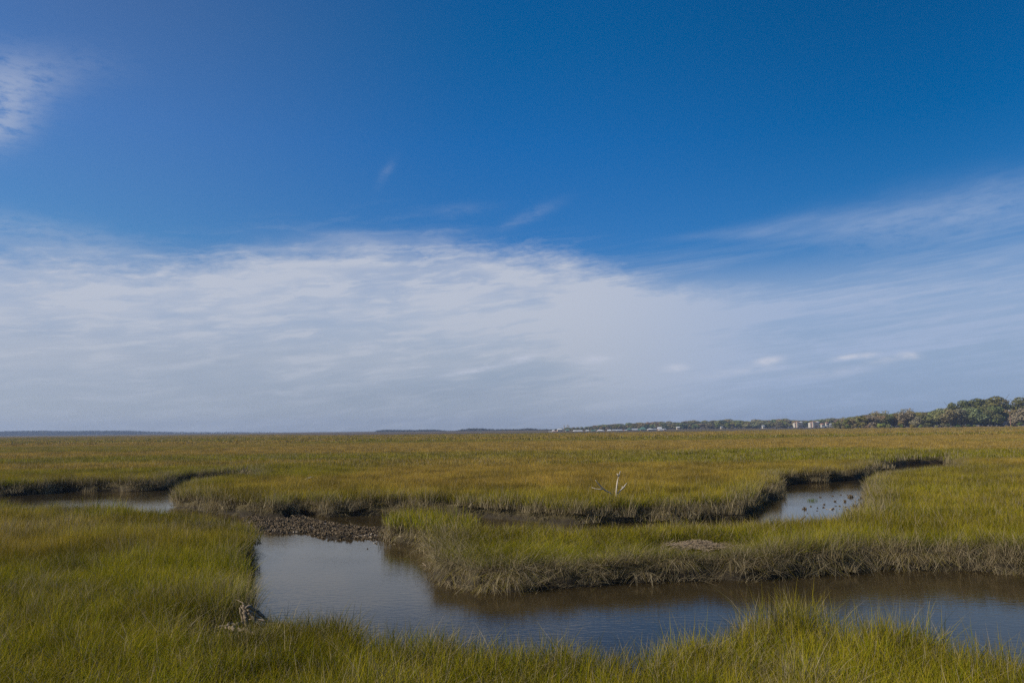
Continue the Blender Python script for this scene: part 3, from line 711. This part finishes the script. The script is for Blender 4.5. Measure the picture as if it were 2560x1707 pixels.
while px < 2640:                   # low growth along the shore
    b = at_y(px, 1070, 700); y = 700 + trng.uniform(-3, 3)
    if not (2440 < px < 2520 and trng.random() < .75):
        tree('shrub', (b.x, y, gz1(b.x, y)-.1), trng.uniform(2.2, 5.), trng.uniform(.8, 1.2), jit(trng.choice([C_OL, C_YG, C_GB, C_DG]), .2), 'low shrub at the foot of trees ' + seg(px), 'shrubs at the foot of the right wood')
    px += trng.uniform(9, 17)
# middle tree line behind the shore houses
TOP_M = [(1370,1074),(1390,1071),(1420,1066),(1460,1065),(1500,1060),(1560,1055),(1620,1053),(1660,1052),(1700,1049),(1760,1049),(1805,1044.5),(1870,1048),(1930,1045),(1965,1044),(2000,1047),(2040,1046),(2062,1043),(2085,1045),(2130,1042)]
def seg2(px):
    return ('behind the large cream house' if px < 1450 else 'behind the low white sheds' if px < 1545 else
            'behind the green-roofed boathouses' if px < 1665 else 'between the boathouses and condo blocks' if px < 1960 else 'around the white condo blocks')
for row, (dy, fr) in enumerate([(1450, 1.0), (1400, .94), (1345, .68)]):
    px = 1366 + row*5
    while px < 2125:
        b = at_y(px, 1070, dy); y = dy + trng.uniform(-12, 12); g = gz1(b.x, y)
        top = at_y(px, interp(TOP_M, px), y).z; h = (top-g)*fr*trng.uniform(.9, 1.02)
        if row == 2 and 1965 < px < 2085: px += 14; continue
        k, c, l = trng.choice([('oak', C_GB, 'grey-brown tree'), ('oak', C_GB, 'grey-brown tree'), ('bushy', C_OL, 'olive green tree'), ('oak', C_TAN, 'pale tan tree'), ('bushy', (.11,.13,.06), 'dark green tree')])
        l = l + (' in the tall back row', ' in the middle row', ' in the low front row')[row]
        tree(k, (b.x, y, g-.2), h, trng.uniform(1.3, 1.9), jit(c, .2), 'hazy ' + l + ' ' + seg2(px), l + ' ' + seg2(px)); px += trng.uniform(7.5, 12)
# far woods that read as one mass
def far_wood(name, tops, y, base_z, label, col, depth=120):
    rs = np.random.RandomState(int(y)); lob = []
    px = tops[0][0]
    while px < tops[-1][0]:
        for k in range(2):
            yy = y + rs.uniform(0, depth); b = at_y(px, 1080, yy); top = at_y(px, interp(tops, px) + rs.uniform(0, 1.3) + (1.5 if k else 0), yy).z
            h = max(2., top-base_z); lob.append((b.x, yy, base_z + h*.5, h*rs.uniform(.55, .9), h*.5))
        px += rs.uniform(3, 5)
    me = crown_mesh(name, lob, len(lob)*75, 1.5, int(y)+1, .15, (.85, 1.0))
    o = bpy.data.objects.new(name, me); COL.objects.link(o); o.color = (*col, 1)
    tag(o, label, 'distant wood', kind='stuff')
far_wood('distant_wood', [(-120,1077),(0,1077),(60,1075.5),(160,1076),(300,1075),(380,1077.5),(470,1079),(600,1078.5),(700,1079.5),(860,1082),(890,1083)], 2900, .6, 'hazy blue-grey line of far woods along the left horizon', (.05,.05,.04), 200)
far_wood('wooded_island', [(935,1079),(945,1075),(960,1073.5),(1030,1074),(1080,1073),(1100,1074),(1124,1077)], 2300, .4, 'hazy blue-grey wooded island left of the picture centre', (.055,.055,.04))
far_wood('island_wood', [(1126,1077),(1150,1074),(1172,1070),(1205,1070.5),(1235,1072.5),(1300,1071.5),(1322,1070),(1350,1072.5),(1392,1072)], 2150, .4, 'hazy wooded shore between the island and the far houses', (.075,.072,.05))

# ------------------------------------------------------------------ buildings on the far shore
def gable(mb, x0, x1, y0, y1, z, h, ov=.4):
    x0 -= ov; x1 += ov; y0 -= ov; y1 += ov; ym = (y0+y1)/2
    mb.add([(x0,y0,z),(x1,y0,z),(x1,y1,z),(x0,y1,z),(x0,ym,z+h),(x1,ym,z+h),(x0,y0,z-.25),(x1,y0,z-.25),(x1,y1,z-.25),(x0,y1,z-.25)],
           [(0,1,5,4),(2,3,4,5),(1,2,5),(3,0,4),(6,7,1,0),(7,8,2,1),(8,9,3,2),(9,6,0,3),(9,8,7,6)])
def hip(mb, x0, x1, y0, y1, z, h, ov=.5):
    x0 -= ov; x1 += ov; y0 -= ov; y1 += ov; ym = (y0+y1)/2; k = min((y1-y0)/2, (x1-x0)*.35)
    mb.add([(x0,y0,z),(x1,y0,z),(x1,y1,z),(x0,y1,z),(x0+k,ym,z+h),(x1-k,ym,z+h)], [(0,1,5,4),(1,2,5),(2,3,4,5),(3,0,4),(3,2,1,0)])
def condo(px, py, wpx, hpx, y, label, rz):
    b = at_y(px, py, y); sc = y/FPX; W, H = wpx*sc, hpx*sc
    t = empty('condo_block', (b.x, y, b.z), label, 'apartment building', 'condo blocks on the far shore', rz)
    D = W*.55; st = H*.78/3
    mb = MB(); mb.box(-W*.32, W*.5, -D/2, D/2, -3, H*.78); mb.build('wall', M_PINK, t)
    mb = MB(); mb.box(-W*.5, -W*.32+.003, -D*.3, D*.45, -3, H*.66); mb.build('side_wing', M_WHITE, t)
    mb = MB(); mb.box(-W*.30, -W*.12, -D/2-1.2, -D/2+.002, -3, H*.95); tw = mb.build('stair_tower', M_WHITE, t)
    mb = MB(); hip(mb, -W*.30, -W*.12, -D/2-1.2, -D/2+.5, H*.95, H*.08); mb.build('tower_roof', M_ROOFR, tw)
    mb = MB(); hip(mb, -W*.32, W*.5, -D/2, D/2, H*.78, H*.13, .7); mb.build('roof', M_ROOFR, t)
    mb = MB(); gable(mb, W*.28, W*.5, -D/2-.9, D*.2, H*.78+.05, H*.16, .4); mb.build('gable_roof', M_ROOFW, t)
    mb = MB(); mb.box(W*.30, W*.48, -D/2-.9, -D/2+.002, -3, H*.78); mb.build('bay', M_WHITE, t)
    for k in range(3):
        mb = MB(); z = k*st + .1
        mb.box(-W*.11, W*.29, -D/2-1.5, -D/2+.001, z, z+.22); mb.box(-W*.11, W*.29, -D/2-1.5, -D/2-1.38, z+.22, z+1.1); mb.build('balcony', M_WHITE, t)
        for x0 in (-.06, .07, .19):
            mb = MB(); mb.box(W*x0, W*(x0+.07), -D/2-.04, -D/2+.05, z+.35, z+st*.85); mb.build('window', M_GLASS, t)
        mb = MB(); mb.box(W*.36, W*.42, -D/2-.94, -D/2-.85, z+.9, z+st*.8); mb.build('window', M_GLASS, t)
        if k < 2:
            mb = MB(); mb.box(-W*.44, -W*.38, -D*.3-.04, -D*.3+.05, z+.9, z+st*.8); mb.build('window', M_GLASS, t)
condo(1994, 1064, 20, 10.5, 1330, 'left white and salmon condo block before the trees', .25)
condo(2034, 1064, 23, 11.5, 1325, 'middle white and salmon condo block, the widest on the shore', .25)
def house(px, py, wpx, hpx, y, wall, roof, label, roofh=.45, flat=False, nwin=3, rz=.15, group='small houses and sheds on the far shore', kind='shore_house', cat='house'):
    b = at_y(px, py, y); sc = y/FPX; W, H = wpx*sc, hpx*sc
    t = empty(kind, (b.x, y, b.z), label, cat, group, rz); D = max(4., min(W*.7, 9)); hw = H*(1-roofh)
    mb = MB(); mb.box(-W/2, W/2, -D/2, D/2, -3, hw); mb.build('wall', wall, t)
    mb = MB(); (hip if flat else gable)(mb, -W/2, W/2, -D/2, D/2, hw, H*roofh); mb.build('roof', roof, t)
    for k in range(nwin):
        xc = -W/2 + W*(k+.5)/nwin
        mb = MB(); mb.box(xc-W*.09, xc+W*.09, -D/2-.05, -D/2+.05, hw*.35, hw*.8); mb.build('window', M_GLASS, t)
    return t
house(2055, 1063.5, 5, 5.5, 1320, M_WHITE, M_ROOFR, 'narrow white house just right of the condo blocks')
house(2067, 1063, 6, 8, 1322, M_WHITE, M_ROOFR, 'taller white house half hidden among trees right of the condos', .3, True)
house(2075, 1062, 4, 3.5, 1322, M_WHITE, M_ROOFW, 'tiniest white house at the right end of the condo row')
house(1908, 1067.5, 5, 5, 1330, M_WHITE, M_ROOFS, 'lone white gabled house left of the condo blocks', .6)
Za = lambda a: 1350 + a*.0723
house(Za(690), 1079, 13, 8, 1240, M_CREAM, M_ROOFW, 'large pale cream house at the left end of the shore row', .35, True, 4)
house(Za(520), 1079.5, 11, 2.5, 1238, M_CREAM, M_ROOFR, 'low cream annex left of the large cream house')
house(Za(460), 1079.5, 4, 5, 1240, M_WHITE, M_ROOFW, 'narrow white hut left of the low cream annex')
house(Za(360), 1080, 8, 2, 1238, M_WHITE, M_ROOFW, 'lowest white shed at the left end of the shore row')
house(Za(940), 1078.5, 7, 5.5, 1241, M_CREAM, M_ROOFG, 'greenish cottage between the cream house and the long white shed')
house(Za(1310), 1078.8, 21, 3.8, 1240, M_CREAM, M_ROOFW, 'long low white shed on the far shore', .55, False, 6)
house(Za(1640), 1078.5, 6, 4, 1241, M_WHITE, M_ROOFW, 'small white shed right of the long low shed', .5)
house(Za(1840), 1078.5, 10, 4, 1242, M_WHITE, M_ROOFG, 'pale green roofed shed behind the marsh edge', .5)
house(Za(2090), 1078.5, 17, 4.8, 1240, M_CREAM, M_ROOFW, 'broad white roofed hall in the middle of the shore row', .6, True, 5)
Zb = lambda a: 1520 + a*.0765
house(Zb(40), 1078, 7, 4.5, 1243, M_WHITE, M_ROOFW, 'white gabled hut right of the broad hall', .6)
house(Zb(200), 1078, 9, 5, 1244, M_WHITE, M_ROOFS, 'grey roofed hut in the middle of the shore row', .6)
house(Zb(370), 1078, 14, 5, 1242, M_CREAM, M_ROOFS, 'long grey roofed boathouse with cream front', .55, False, 4)
house(Zb(490), 1078, 4, 4, 1243, M_CREAM, M_ROOFR, 'tiny cream hut between two grey roofed boathouses', .4)
house(Zb(600), 1077.5, 9, 4, 1242, M_WHITE, M_ROOFS, 'second grey roofed shed, right of the tiny cream hut', .5)
house(Zb(690), 1077, 11, 7, 1243, M_PINK, M_ROOFG, 'boathouse with light green arched roof and pinkish front', .5, True)
house(Zb(870), 1077.5, 13, 7, 1244, M_CREAM, M_ROOFS, 'wide grey-green boathouse in the shore row', .6, False, 4)
house(Zb(1010), 1077.5, 8, 6.5, 1245, M_PINK, M_ROOFG, 'green roofed hut beside the tall green pavilion', .6)
house(Zb(1140), 1076, 15, 9, 1246, M_CREAM, M_ROOFG, 'tall dark green roofed pavilion in the shore row', .7, True)
house(Zb(1370), 1075.5, 12, 5, 1244, M_CREAM, M_ROOFW, 'bright white roofed boathouse right of the green pavilion', .5, True)
house(Zb(1510), 1075, 9, 4, 1245, M_WHITE, M_ROOFS, 'low pink and white shed right of the bright roof', .45)
house(Zb(1690), 1075, 9, 8, 1246, M_PINK, M_ROOFW, 'steep white gabled house near the right end of the shore row', .5)
house(Zb(1730), 1075.3, 10, 3, 1238, M_WHITE, M_ROOFW, 'bright low white shed in front of the steep gabled house', .5)
house(Zb(1850), 1075, 6, 4, 1245, M_PINK, M_ROOFS, 'small pinkish hut at the right end of the shore row', .4)
house(Zb(2290), 1071.5, 7, 5, 1300, M_CREAM, M_ROOFW, 'solitary cream house in the trees right of the shore row', .4)
house(1804, 1069, 5, 3.5, 1310, M_CREAM, M_ROOFS, 'little cream hut between the shore row and condos', .4)
for i, (px, ty, l) in enumerate([(1410.5,1062,'left slim white tower rising over the treetops'),(1418,1061,'tallest slim white tower rising over the treetops'),(1422,1062.5,'right slim white tower rising over the treetops')]):
    b = at_y(px, 1072, 1650); tp = at_y(px, ty, 1650).z
    t = empty('white_tower', (b.x, 1650, 1.), l, 'tower', 'white towers over the treetops')
    mb = MB(); mb.box(-1., 1., -1., 1., -1, tp-2); mb.build('shaft', M_WHITE, t)
    mb = MB(); mb.box(-1.4, 1.4, -1.4, 1.4, tp-2, tp-1.2); mb.box(-.8, .8, -.8, .8, tp-1.2, tp-.8); mb.build('cap', M_ROOFW, t)
# house in the right wood
b = at_y(2513, 1063, 716); g = gz1(b.x, 716)
t = empty('wood_house', (b.x, 716, g), 'grey house with pale stair half hidden under the right wood', 'house', None, -.1)
mb = MB(); mb.box(-2.4, 2.4, -2, 3, -.5, 4.2); mb.build('wall', M_CONC, t)
mb = MB(); gable(mb, -2.4, 2.4, -2, 3, 4.2, 1.7); mb.build('roof', M_ROOFS, t)
for x0 in (-1.6, .5):
    mb = MB(); mb.box(x0, x0+1.0, -2.05, -1.95, 2.2, 3.5); mb.build('window', M_GLASS, t)
mb = MB()
for k in range(6): mb.box(-1.2, 1.2, -2.3-.35*k-.35, -2.3-.35*k, -.5, 1.9-.3*k)
mb.build('stair', M_WHITE, t)
b = at_y(2553, 1060, 705); g = gz1(b.x, 705)
t = empty('beach_shelter', (b.x, 705, g), 'low pale shelter on the shore at the right edge of the picture', 'shelter')
mb = MB(); mb.box(-2.6, 2.6, -1.2, 1.2, .9, 1.15); mb.build('roof', M_ROOFW, t)
for x0 in (-2.3, 0., 2.1):
    mb = MB(); mb.box(x0, x0+.2, -.9, -.7, -.3, .9); mb.build('post', M_WHITE, t)
b = at_y(2525, 1040, 700); g = gz1(b.x, 700); tp = at_y(2524, 1024, 700).z
t = empty('lamp_mast', (b.x, 700, g), 'reddish mast with a white box on top before the right wood', 'mast')
mb = MB(); mb.tube([(0,0,-.3),(0,0,tp-g-1.2)], [.16,.12], 8); mb.build('pole', M_ROOFR, t)
mb = MB(); mb.box(-.75, .75, -.4, .4, tp-g-1.2, tp-g-.2); mb.build('box', M_WHITE, t)
# far bridge, channel marker, sandbanks
yb = 2950; xa, xb_ = at_y(884, 1083, yb).x, at_y(934, 1081, yb).x; zt = at_y(909, 1080, yb).z
t = empty('trestle_bridge', ((xa+xb_)/2, yb, 0), 'faint long trestle bridge left of the wooded island', 'bridge'); wd = xb_-xa
mb = MB(); mb.box(-wd/2, wd/2, -4, 4, zt-1.2, zt); mb.build('deck', M_CONC, t)
for k in range(11):
    x = -wd/2 + wd*(k+.5)/11
    mb = MB(); mb.box(x-.55, x+.55, -3, 3, -1, zt-1.2); mb.build('pier', M_CONC, t)
b = at_y(1202, 1084, 900)
t = empty('channel_marker', (b.x, 900, 0), 'tiny green and white channel marker below the wooded shore', 'channel marker'); tp = at_y(1202, 1078.5, 900).z
mb = MB(); mb.tube([(0,0,-1),(0,0,tp-.9)], .18, 7); mb.build('post', M_WHITE, t)
mb = MB(); mb.add([(-.6,-.06,tp-1.),(.6,-.06,tp-1.),(.6,-.06,tp),(-.6,-.06,tp),(-.6,.06,tp-1.),(.6,.06,tp-1.),(.6,.06,tp),(-.6,.06,tp)], [(0,1,2,3),(7,6,5,4),(4,5,1,0),(5,6,2,1),(6,7,3,2),(7,4,0,3)]); mb.build('board', M_ROOFG, t)
M_SAND = simple('pale_sand', (.5,.43,.34,1), .15, .4, .9)
for px, py, w_, y, l in [(322,1089.5,44,1500,'long thin pale sandbank under the far left woods'),(885,1086.2,12,1500,'small bright sandbank left of the wooded island')]:
    b = at_y(px, py, y); mb = MB(); n = 14; hw = w_/FPX*y/2; vs = []; fs = []
    for i in range(n+1):
        s = i/n*2-1; k = math.sqrt(max(0, 1-s*s))
        vs += [(s*hw, -9*k, -.6), (s*hw, -4*k, .5*k), (s*hw, 5*k, .5*k), (s*hw, 10*k, -.6)]
    for i in range(n):
        for j in range(3): fs.append((i*4+j, (i+1)*4+j, (i+1)*4+j+1, i*4+j+1))
    o = mb; mb.add(vs, fs); tag(mb.build('sandbank', M_SAND, loc=(b.x, y, b.z)), l, 'sandbank', kind='structure')
HAZE = 0.00015
# ------------------------------------------------------------------ sun, sky, haze
SUN_AZ, SUN_EL = -108.0, 37.0
sd = Vector((math.sin(R(SUN_AZ))*math.cos(R(SUN_EL)), math.cos(R(SUN_AZ))*math.cos(R(SUN_EL)), math.sin(R(SUN_EL))))
sl = bpy.data.lights.new('sun', 'SUN'); sl.energy = 4.7; sl.angle = R(.55); sl.color = (1., .93, .80)
so = bpy.data.objects.new('sun', sl); COL.objects.link(so); so.rotation_euler = sd.to_track_quat('Z', 'Y').to_euler()

def azel(px, py):
    d = ray(px, py).normalized(); return math.degrees(math.atan2(d.x, d.y)), math.degrees(math.asin(d.z))
W = bpy.data.worlds.new('World'); scene.world = W; W.use_nodes = True
t = NT(W.node_tree)
sk = t.n('ShaderNodeTexSky', sky_type='NISHITA', sun_disc=False); sk.sun_elevation = R(SUN_EL); sk.sun_rotation = R(SUN_AZ)
sk.air_density = 1.0; sk.dust_density = .6; sk.ozone_density = 2.0
tc = t.n('ShaderNodeTexCoord'); sp = t.n('ShaderNodeSeparateXYZ', i0=tc.outputs['Generated']); dx, dy, dz = sp.outputs
X = t.m('MULTIPLY', t.m('ARCTAN2', dx, dy), 57.29578)
E_ = t.m('MULTIPLY', t.m('ARCSINE', dz), 57.29578)
en = t.m('DIVIDE', E_, 90.)
def lin(c): return tuple((v/255/12.92 if v/255 <= .04045 else ((v/255+.055)/1.055)**2.4) for v in c)
# polarised deep blue: tint of the physical sky with height, for the sun side, ahead and the far side
STOPS = [0., 2.5, 5., 8., 13., 20., 27., 40., 90.]
WANT = {'L': [(150,161,176),(150,163,180),(140,158,183),(115,149,192),(80,136,192),(72,121,185),(68,108,166),(50,90,150),(20,70,130)],
        'M': [(140,154,173),(138,154,175),(128,152,180),(104,146,190),(52,118,184),(24,102,172),(4,90,153),(0,74,134),(20,70,130)],
        'R': [(122,147,173),(120,148,176),(117,151,184),(100,148,196),(44,120,186),(0,95,160),(0,81,140),(0,70,126),(20,70,130)]}
NISH = {'L': [(0.456, 0.436, 0.324), (0.494, 0.551, 0.469), (0.384, 0.512, 0.564), (0.297, 0.434, 0.564), (0.217, 0.338, 0.506), (0.163, 0.261, 0.429), (0.134, 0.217, 0.375), (0.107, 0.175, 0.315), (0.079, 0.129, 0.239)], 'M': [(0.431, 0.426, 0.325), (0.476, 0.542, 0.468), (0.365, 0.494, 0.551), (0.274, 0.408, 0.536), (0.192, 0.305, 0.461), (0.136, 0.223, 0.372), (0.107, 0.178, 0.312), (0.082, 0.137, 0.251), (0.078, 0.128, 0.237)], 'R': [(0.543, 0.541, 0.414), (0.6, 0.689, 0.599), (0.45, 0.616, 0.694), (0.337, 0.503, 0.663), (0.229, 0.365, 0.554), (0.153, 0.253, 0.422), (0.113, 0.19, 0.334), (0.078, 0.132, 0.243), (0.077, 0.127, 0.236)]}
ramps = []
for k in 'LMR':
    st = []
    for e, wnt, ns in zip(STOPS, WANT[k], NISH[k]):
        st.append((e/90., tuple(min(lin(wnt)[i]/ns[i], 3.9)/4 for i in range(3))))
    ramps.append(t.ramp(en, st))
xs = X
tint = t.mix(t.ss(xs, -32, 2), ramps[0], ramps[1]); tint = t.mix(t.ss(xs, 0, 32), tint, ramps[2])
tint = t.mix(1., tint, (4., 4., 4.), 'MULTIPLY')
sky = t.mix(1., sk.outputs[0], tint, 'MULTIPLY')
# clouds, laid out by compass bearing X and elevation E (degrees)
warp = t.n('ShaderNodeTexNoise'); t.put(warp.inputs['Vector'], t.vec(X, t.m('MULTIPLY', E_, 2.), 0.)); warp.inputs['Scale'].default_value = .22; warp.inputs['Detail'].default_value = 4
wsep = t.n('ShaderNodeSeparateXYZ', i0=warp.outputs['Color'])
wx = t.m('SUBTRACT', wsep.outputs[0], .5); wy = t.m('SUBTRACT', wsep.outputs[1], .5)
th = R(6.0)                        # cirrus drift: streaks climb to the right
along = t.m('ADD', t.m('MULTIPLY', X, math.cos(th)), t.m('MULTIPLY', E_, math.sin(th)))
across = t.m('SUBTRACT', t.m('MULTIPLY', E_, math.cos(th)), t.m('MULTIPLY', X, math.sin(th)))
along_w = t.m('ADD', along, t.m('MULTIPLY', wx, 5.)); across_w = t.m('ADD', across, t.m('MULTIPLY', wy, .9))
st1 = t.noise(t.vec(t.m('MULTIPLY', along_w, .055), t.m('MULTIPLY', across_w, .55), 3.), 1.5, 6, .55)
st2 = t.noise(t.vec(t.m('MULTIPLY', along_w, .16), t.m('MULTIPLY', across_w, 1.0), 8.), 1.7, 6, .6)
fine = t.noise(t.vec(t.m('MULTIPLY', X, .5), t.m('MULTIPLY', E_, 1.4), 1.), 1.6, 7, .68)
def fcurve(x, pts, lo, hi):        # value of a curve over bearing
    nd = t.n('ShaderNodeFloatCurve'); c = nd.mapping.curves[0]
    q = [((a-lo)/(hi-lo), b) for a, b in pts]
    while len(c.points) < len(q): c.points.new(.5, .5)
    for p_, (a, b) in zip(c.points, q): p_.location = (a, b)
    nd.mapping.update(); t.put(nd.inputs['Value'], t.m('DIVIDE', t.m('SUBTRACT', x, lo), hi-lo)); return nd.outputs[0]
edge = [azel(a, b) for a, b in [(-300,610),(0,638),(120,650),(250,662),(380,670),(480,658),(620,642),(760,632),(900,622),(1060,618),(1200,624),(1330,640),(1440,662),(1540,690),(1680,715),(1900,735),(2560,705)]]
T_ = t.m('MULTIPLY', fcurve(X, [(-50., edge[0][1]/40)] + [(a, b/40) for a, b in edge] + [(50., .2)], -50, 50), 40.)
above = t.m('SUBTRACT', T_, t.m('ADD', E_, t.m('ADD', t.m('MULTIPLY', wy, 2.2), t.m('MULTIPLY', t.m('SUBTRACT', fine, .5), 2.4))))
bank = t.ss(above, -1.3, 1.7)
soft = t.ss(above, -3.2, .6)
body = t.m('ADD', .80, t.m('MULTIPLY', t.ss(st1, .30, .66), .22))
body = t.m('MULTIPLY', body, t.m('ADD', .78, t.m('MULTIPLY', t.ss(st2, .25, .7), .22)))
body = t.m('MULTIPLY', body, t.ss(E_, .5, 8.0, .42, 1.))
body = t.m('MULTIPLY', body, t.ss(X, 5., 22., 1., .22))
body = t.m('MULTIPLY', body, t.ss(t.noise(t.vec(t.m('MULTIPLY', X, .11), t.m('MULTIPLY', E_, .26), 12.), 1.4, 3, .55), .34, .62, .82, 1.06))
m1 = t.m('MULTIPLY', bank, body)
m1 = t.m('ADD', m1, t.m('MULTIPLY', t.m('MULTIPLY', soft, t.ss(st2, .45, .7)), t.ss(X, 2., 14., .22, .16)))
# band at the right
c0, c1, c2 = azel(1750, 590), azel(2150, 548), azel(2560, 505)
bl = t.m('ADD', t.m('MULTIPLY', t.m('SUBTRACT', X, c0[0]), (c2[1]-c0[1])/(c2[0]-c0[0])), c0[1])
bt = t.ss(X, c0[0]-3, c2[0], .25, 1.7)
q = t.m('DIVIDE', t.m('ADD', t.m('SUBTRACT', E_, bl), t.m('MULTIPLY', wy, .7)), bt)
band = t.m('POWER', 2.718, t.m('MULTIPLY', t.m('MULTIPLY', q, q), -1.))
band = t.m('MULTIPLY', band, t.m('MULTIPLY', t.ss(X, c0[0]-5, c0[0]+8), t.m('ADD', .22, t.m('MULTIPLY', t.ss(st2, .3, .72), .20))))
# thin streaks over the right half
stf = t.noise(t.vec(t.m('MULTIPLY', along_w, .05), t.m('MULTIPLY', across, .95), 5.), 1.5, 6, .6)
strk = t.m('MULTIPLY', t.ss(stf, .40, .66), t.m('MULTIPLY', t.ss(X, 0., 10.), t.m('MULTIPLY', t.ss(E_, 1., 5.), t.ss(E_, 14., 9.5))))
strk = t.m('ADD', t.m('MULTIPLY', strk, .30), t.m('MULTIPLY', t.m('MULTIPLY', t.ss(X, 0., 10.), t.ss(E_, 12.2, 8.5)), .48))
def puff(px, py, rx, ry, a, tilt=0., nz=1.0):
    cx, cy = azel(px, py); k = math.degrees(1/FPX)
    ux, uy = t.m('ADD', t.m('SUBTRACT', X, cx), t.m('MULTIPLY', wx, nz*rx*k)), t.m('ADD', t.m('SUBTRACT', E_, cy), t.m('MULTIPLY', wy, nz*ry*k))
    ct, sn = math.cos(R(tilt)), math.sin(R(tilt))
    a1 = t.m('DIVIDE', t.m('ADD', t.m('MULTIPLY', ux, ct), t.m('MULTIPLY', uy, sn)), rx*k)
    a2 = t.m('DIVIDE', t.m('SUBTRACT', t.m('MULTIPLY', uy, ct), t.m('MULTIPLY', ux, sn)), ry*k)
    g = t.m('POWER', 2.718, t.m('MULTIPLY', t.m('ADD', t.m('MULTIPLY', a1, a1), t.m('MULTIPLY', a2, a2)), -1.))
    return t.m('MULTIPLY', t.m('MULTIPLY', g, t.ss(fine, .22, .6)), a)
tot = t.m('ADD', m1, t.m('ADD', band, strk))
for p_ in [(5,250,75,62,.38,35,.7),(60,190,150,50,.2,15,.8),(0,325,60,40,.3,40,.8),(230,625,130,14,.25,2,1.),(80,580,200,35,.22,-6,1.),
           (965,432,34,11,.11,58,.8),(1330,538,70,14,.14,22,.8),(1150,525,80,14,.09,5,1.),(700,622,140,9,.25,2,1.),(900,600,220,22,.25,3,1.),
           (2350,560,260,50,.2,8,1.)]:
    tot = t.m('ADD', tot, puff(*p_))
tot = t.m('MINIMUM', tot, .96)
ccol = t.mix(t.ss(E_, 1., 10.), lin((174,183,198)), lin((188,195,210)))
ccol = t.mix(t.ss(X, 2., 22.), ccol, lin((162,180,210)))
ccol10 = t.mix(1., ccol, (10., 10., 10.), 'MULTIPLY')
col = t.mix(tot, sky, ccol10)
brt = t.mix(1., lin((194,200,216)), (10., 10., 10.), 'MULTIPLY'); lo_ = None
for p_ in [(1180,927,70,6,.5,9,.5),(1300,898,40,9,.55,12,.5),(1490,898,45,10,.5,4,.5),(1690,920,26,9,.6,4,.5),(1920,902,30,9,.75,8,.5),(2115,893,30,6,.65,8,.5),(2170,888,24,6,.55,6,.5),
           (2275,888,20,8,.55,-6,.5),(2220,898,40,8,.3,8,.5),(1860,928,110,9,.25,5,.5),(2080,930,90,12,.22,4,.5)]:
    v_ = puff(*p_); lo_ = v_ if lo_ is None else t.m('ADD', lo_, v_)
col = t.mix(t.m('MINIMUM', t.m('MULTIPLY', lo_, 1.5), .9), col, brt)
below = t.mix(t.ss(E_, -1.5, -.2), (.6, .55, .4), col)   # the marsh below the horizon
bg = t.n('ShaderNodeBackground'); t.put(bg.inputs[0], below); bg.inputs[1].default_value = .1
ow = t.n('ShaderNodeOutputWorld'); t.put(ow.inputs[0], bg.outputs[0])

if HAZE > 0:
    mb = MB(); mb.box(-6000, 6000, -200, 4200, -1.6, 60)
    hm = bpy.data.materials.new('haze_air'); hm.use_nodes = True; h = NT(hm.node_tree)
    v = h.n('ShaderNodeVolumePrincipled'); v.inputs['Color'].default_value = (.60,.74,1.,1); v.inputs['Density'].default_value = HAZE; v.inputs['Anisotropy'].default_value = .2
    o_ = h.n('ShaderNodeOutputMaterial'); h.put(o_.inputs['Volume'], v.outputs[0])
    tag(mb.build('haze', hm), 'thin blue haze over the far marsh', 'haze', kind='stuff')

vs_ = scene.view_settings; vs_.view_transform = 'Standard'; vs_.look = 'None'; vs_.exposure = 0.0; vs_.gamma = 1.0
scene.display_settings.display_device = 'sRGB'
cy = scene.cycles; cy.use_denoising = False; cy.max_bounces = 6; cy.diffuse_bounces = 3; cy.glossy_bounces = 3; cy.transmission_bounces = 4; cy.volume_bounces = 0; cy.transparent_max_bounces = 8
cy.sample_clamp_indirect = 4.
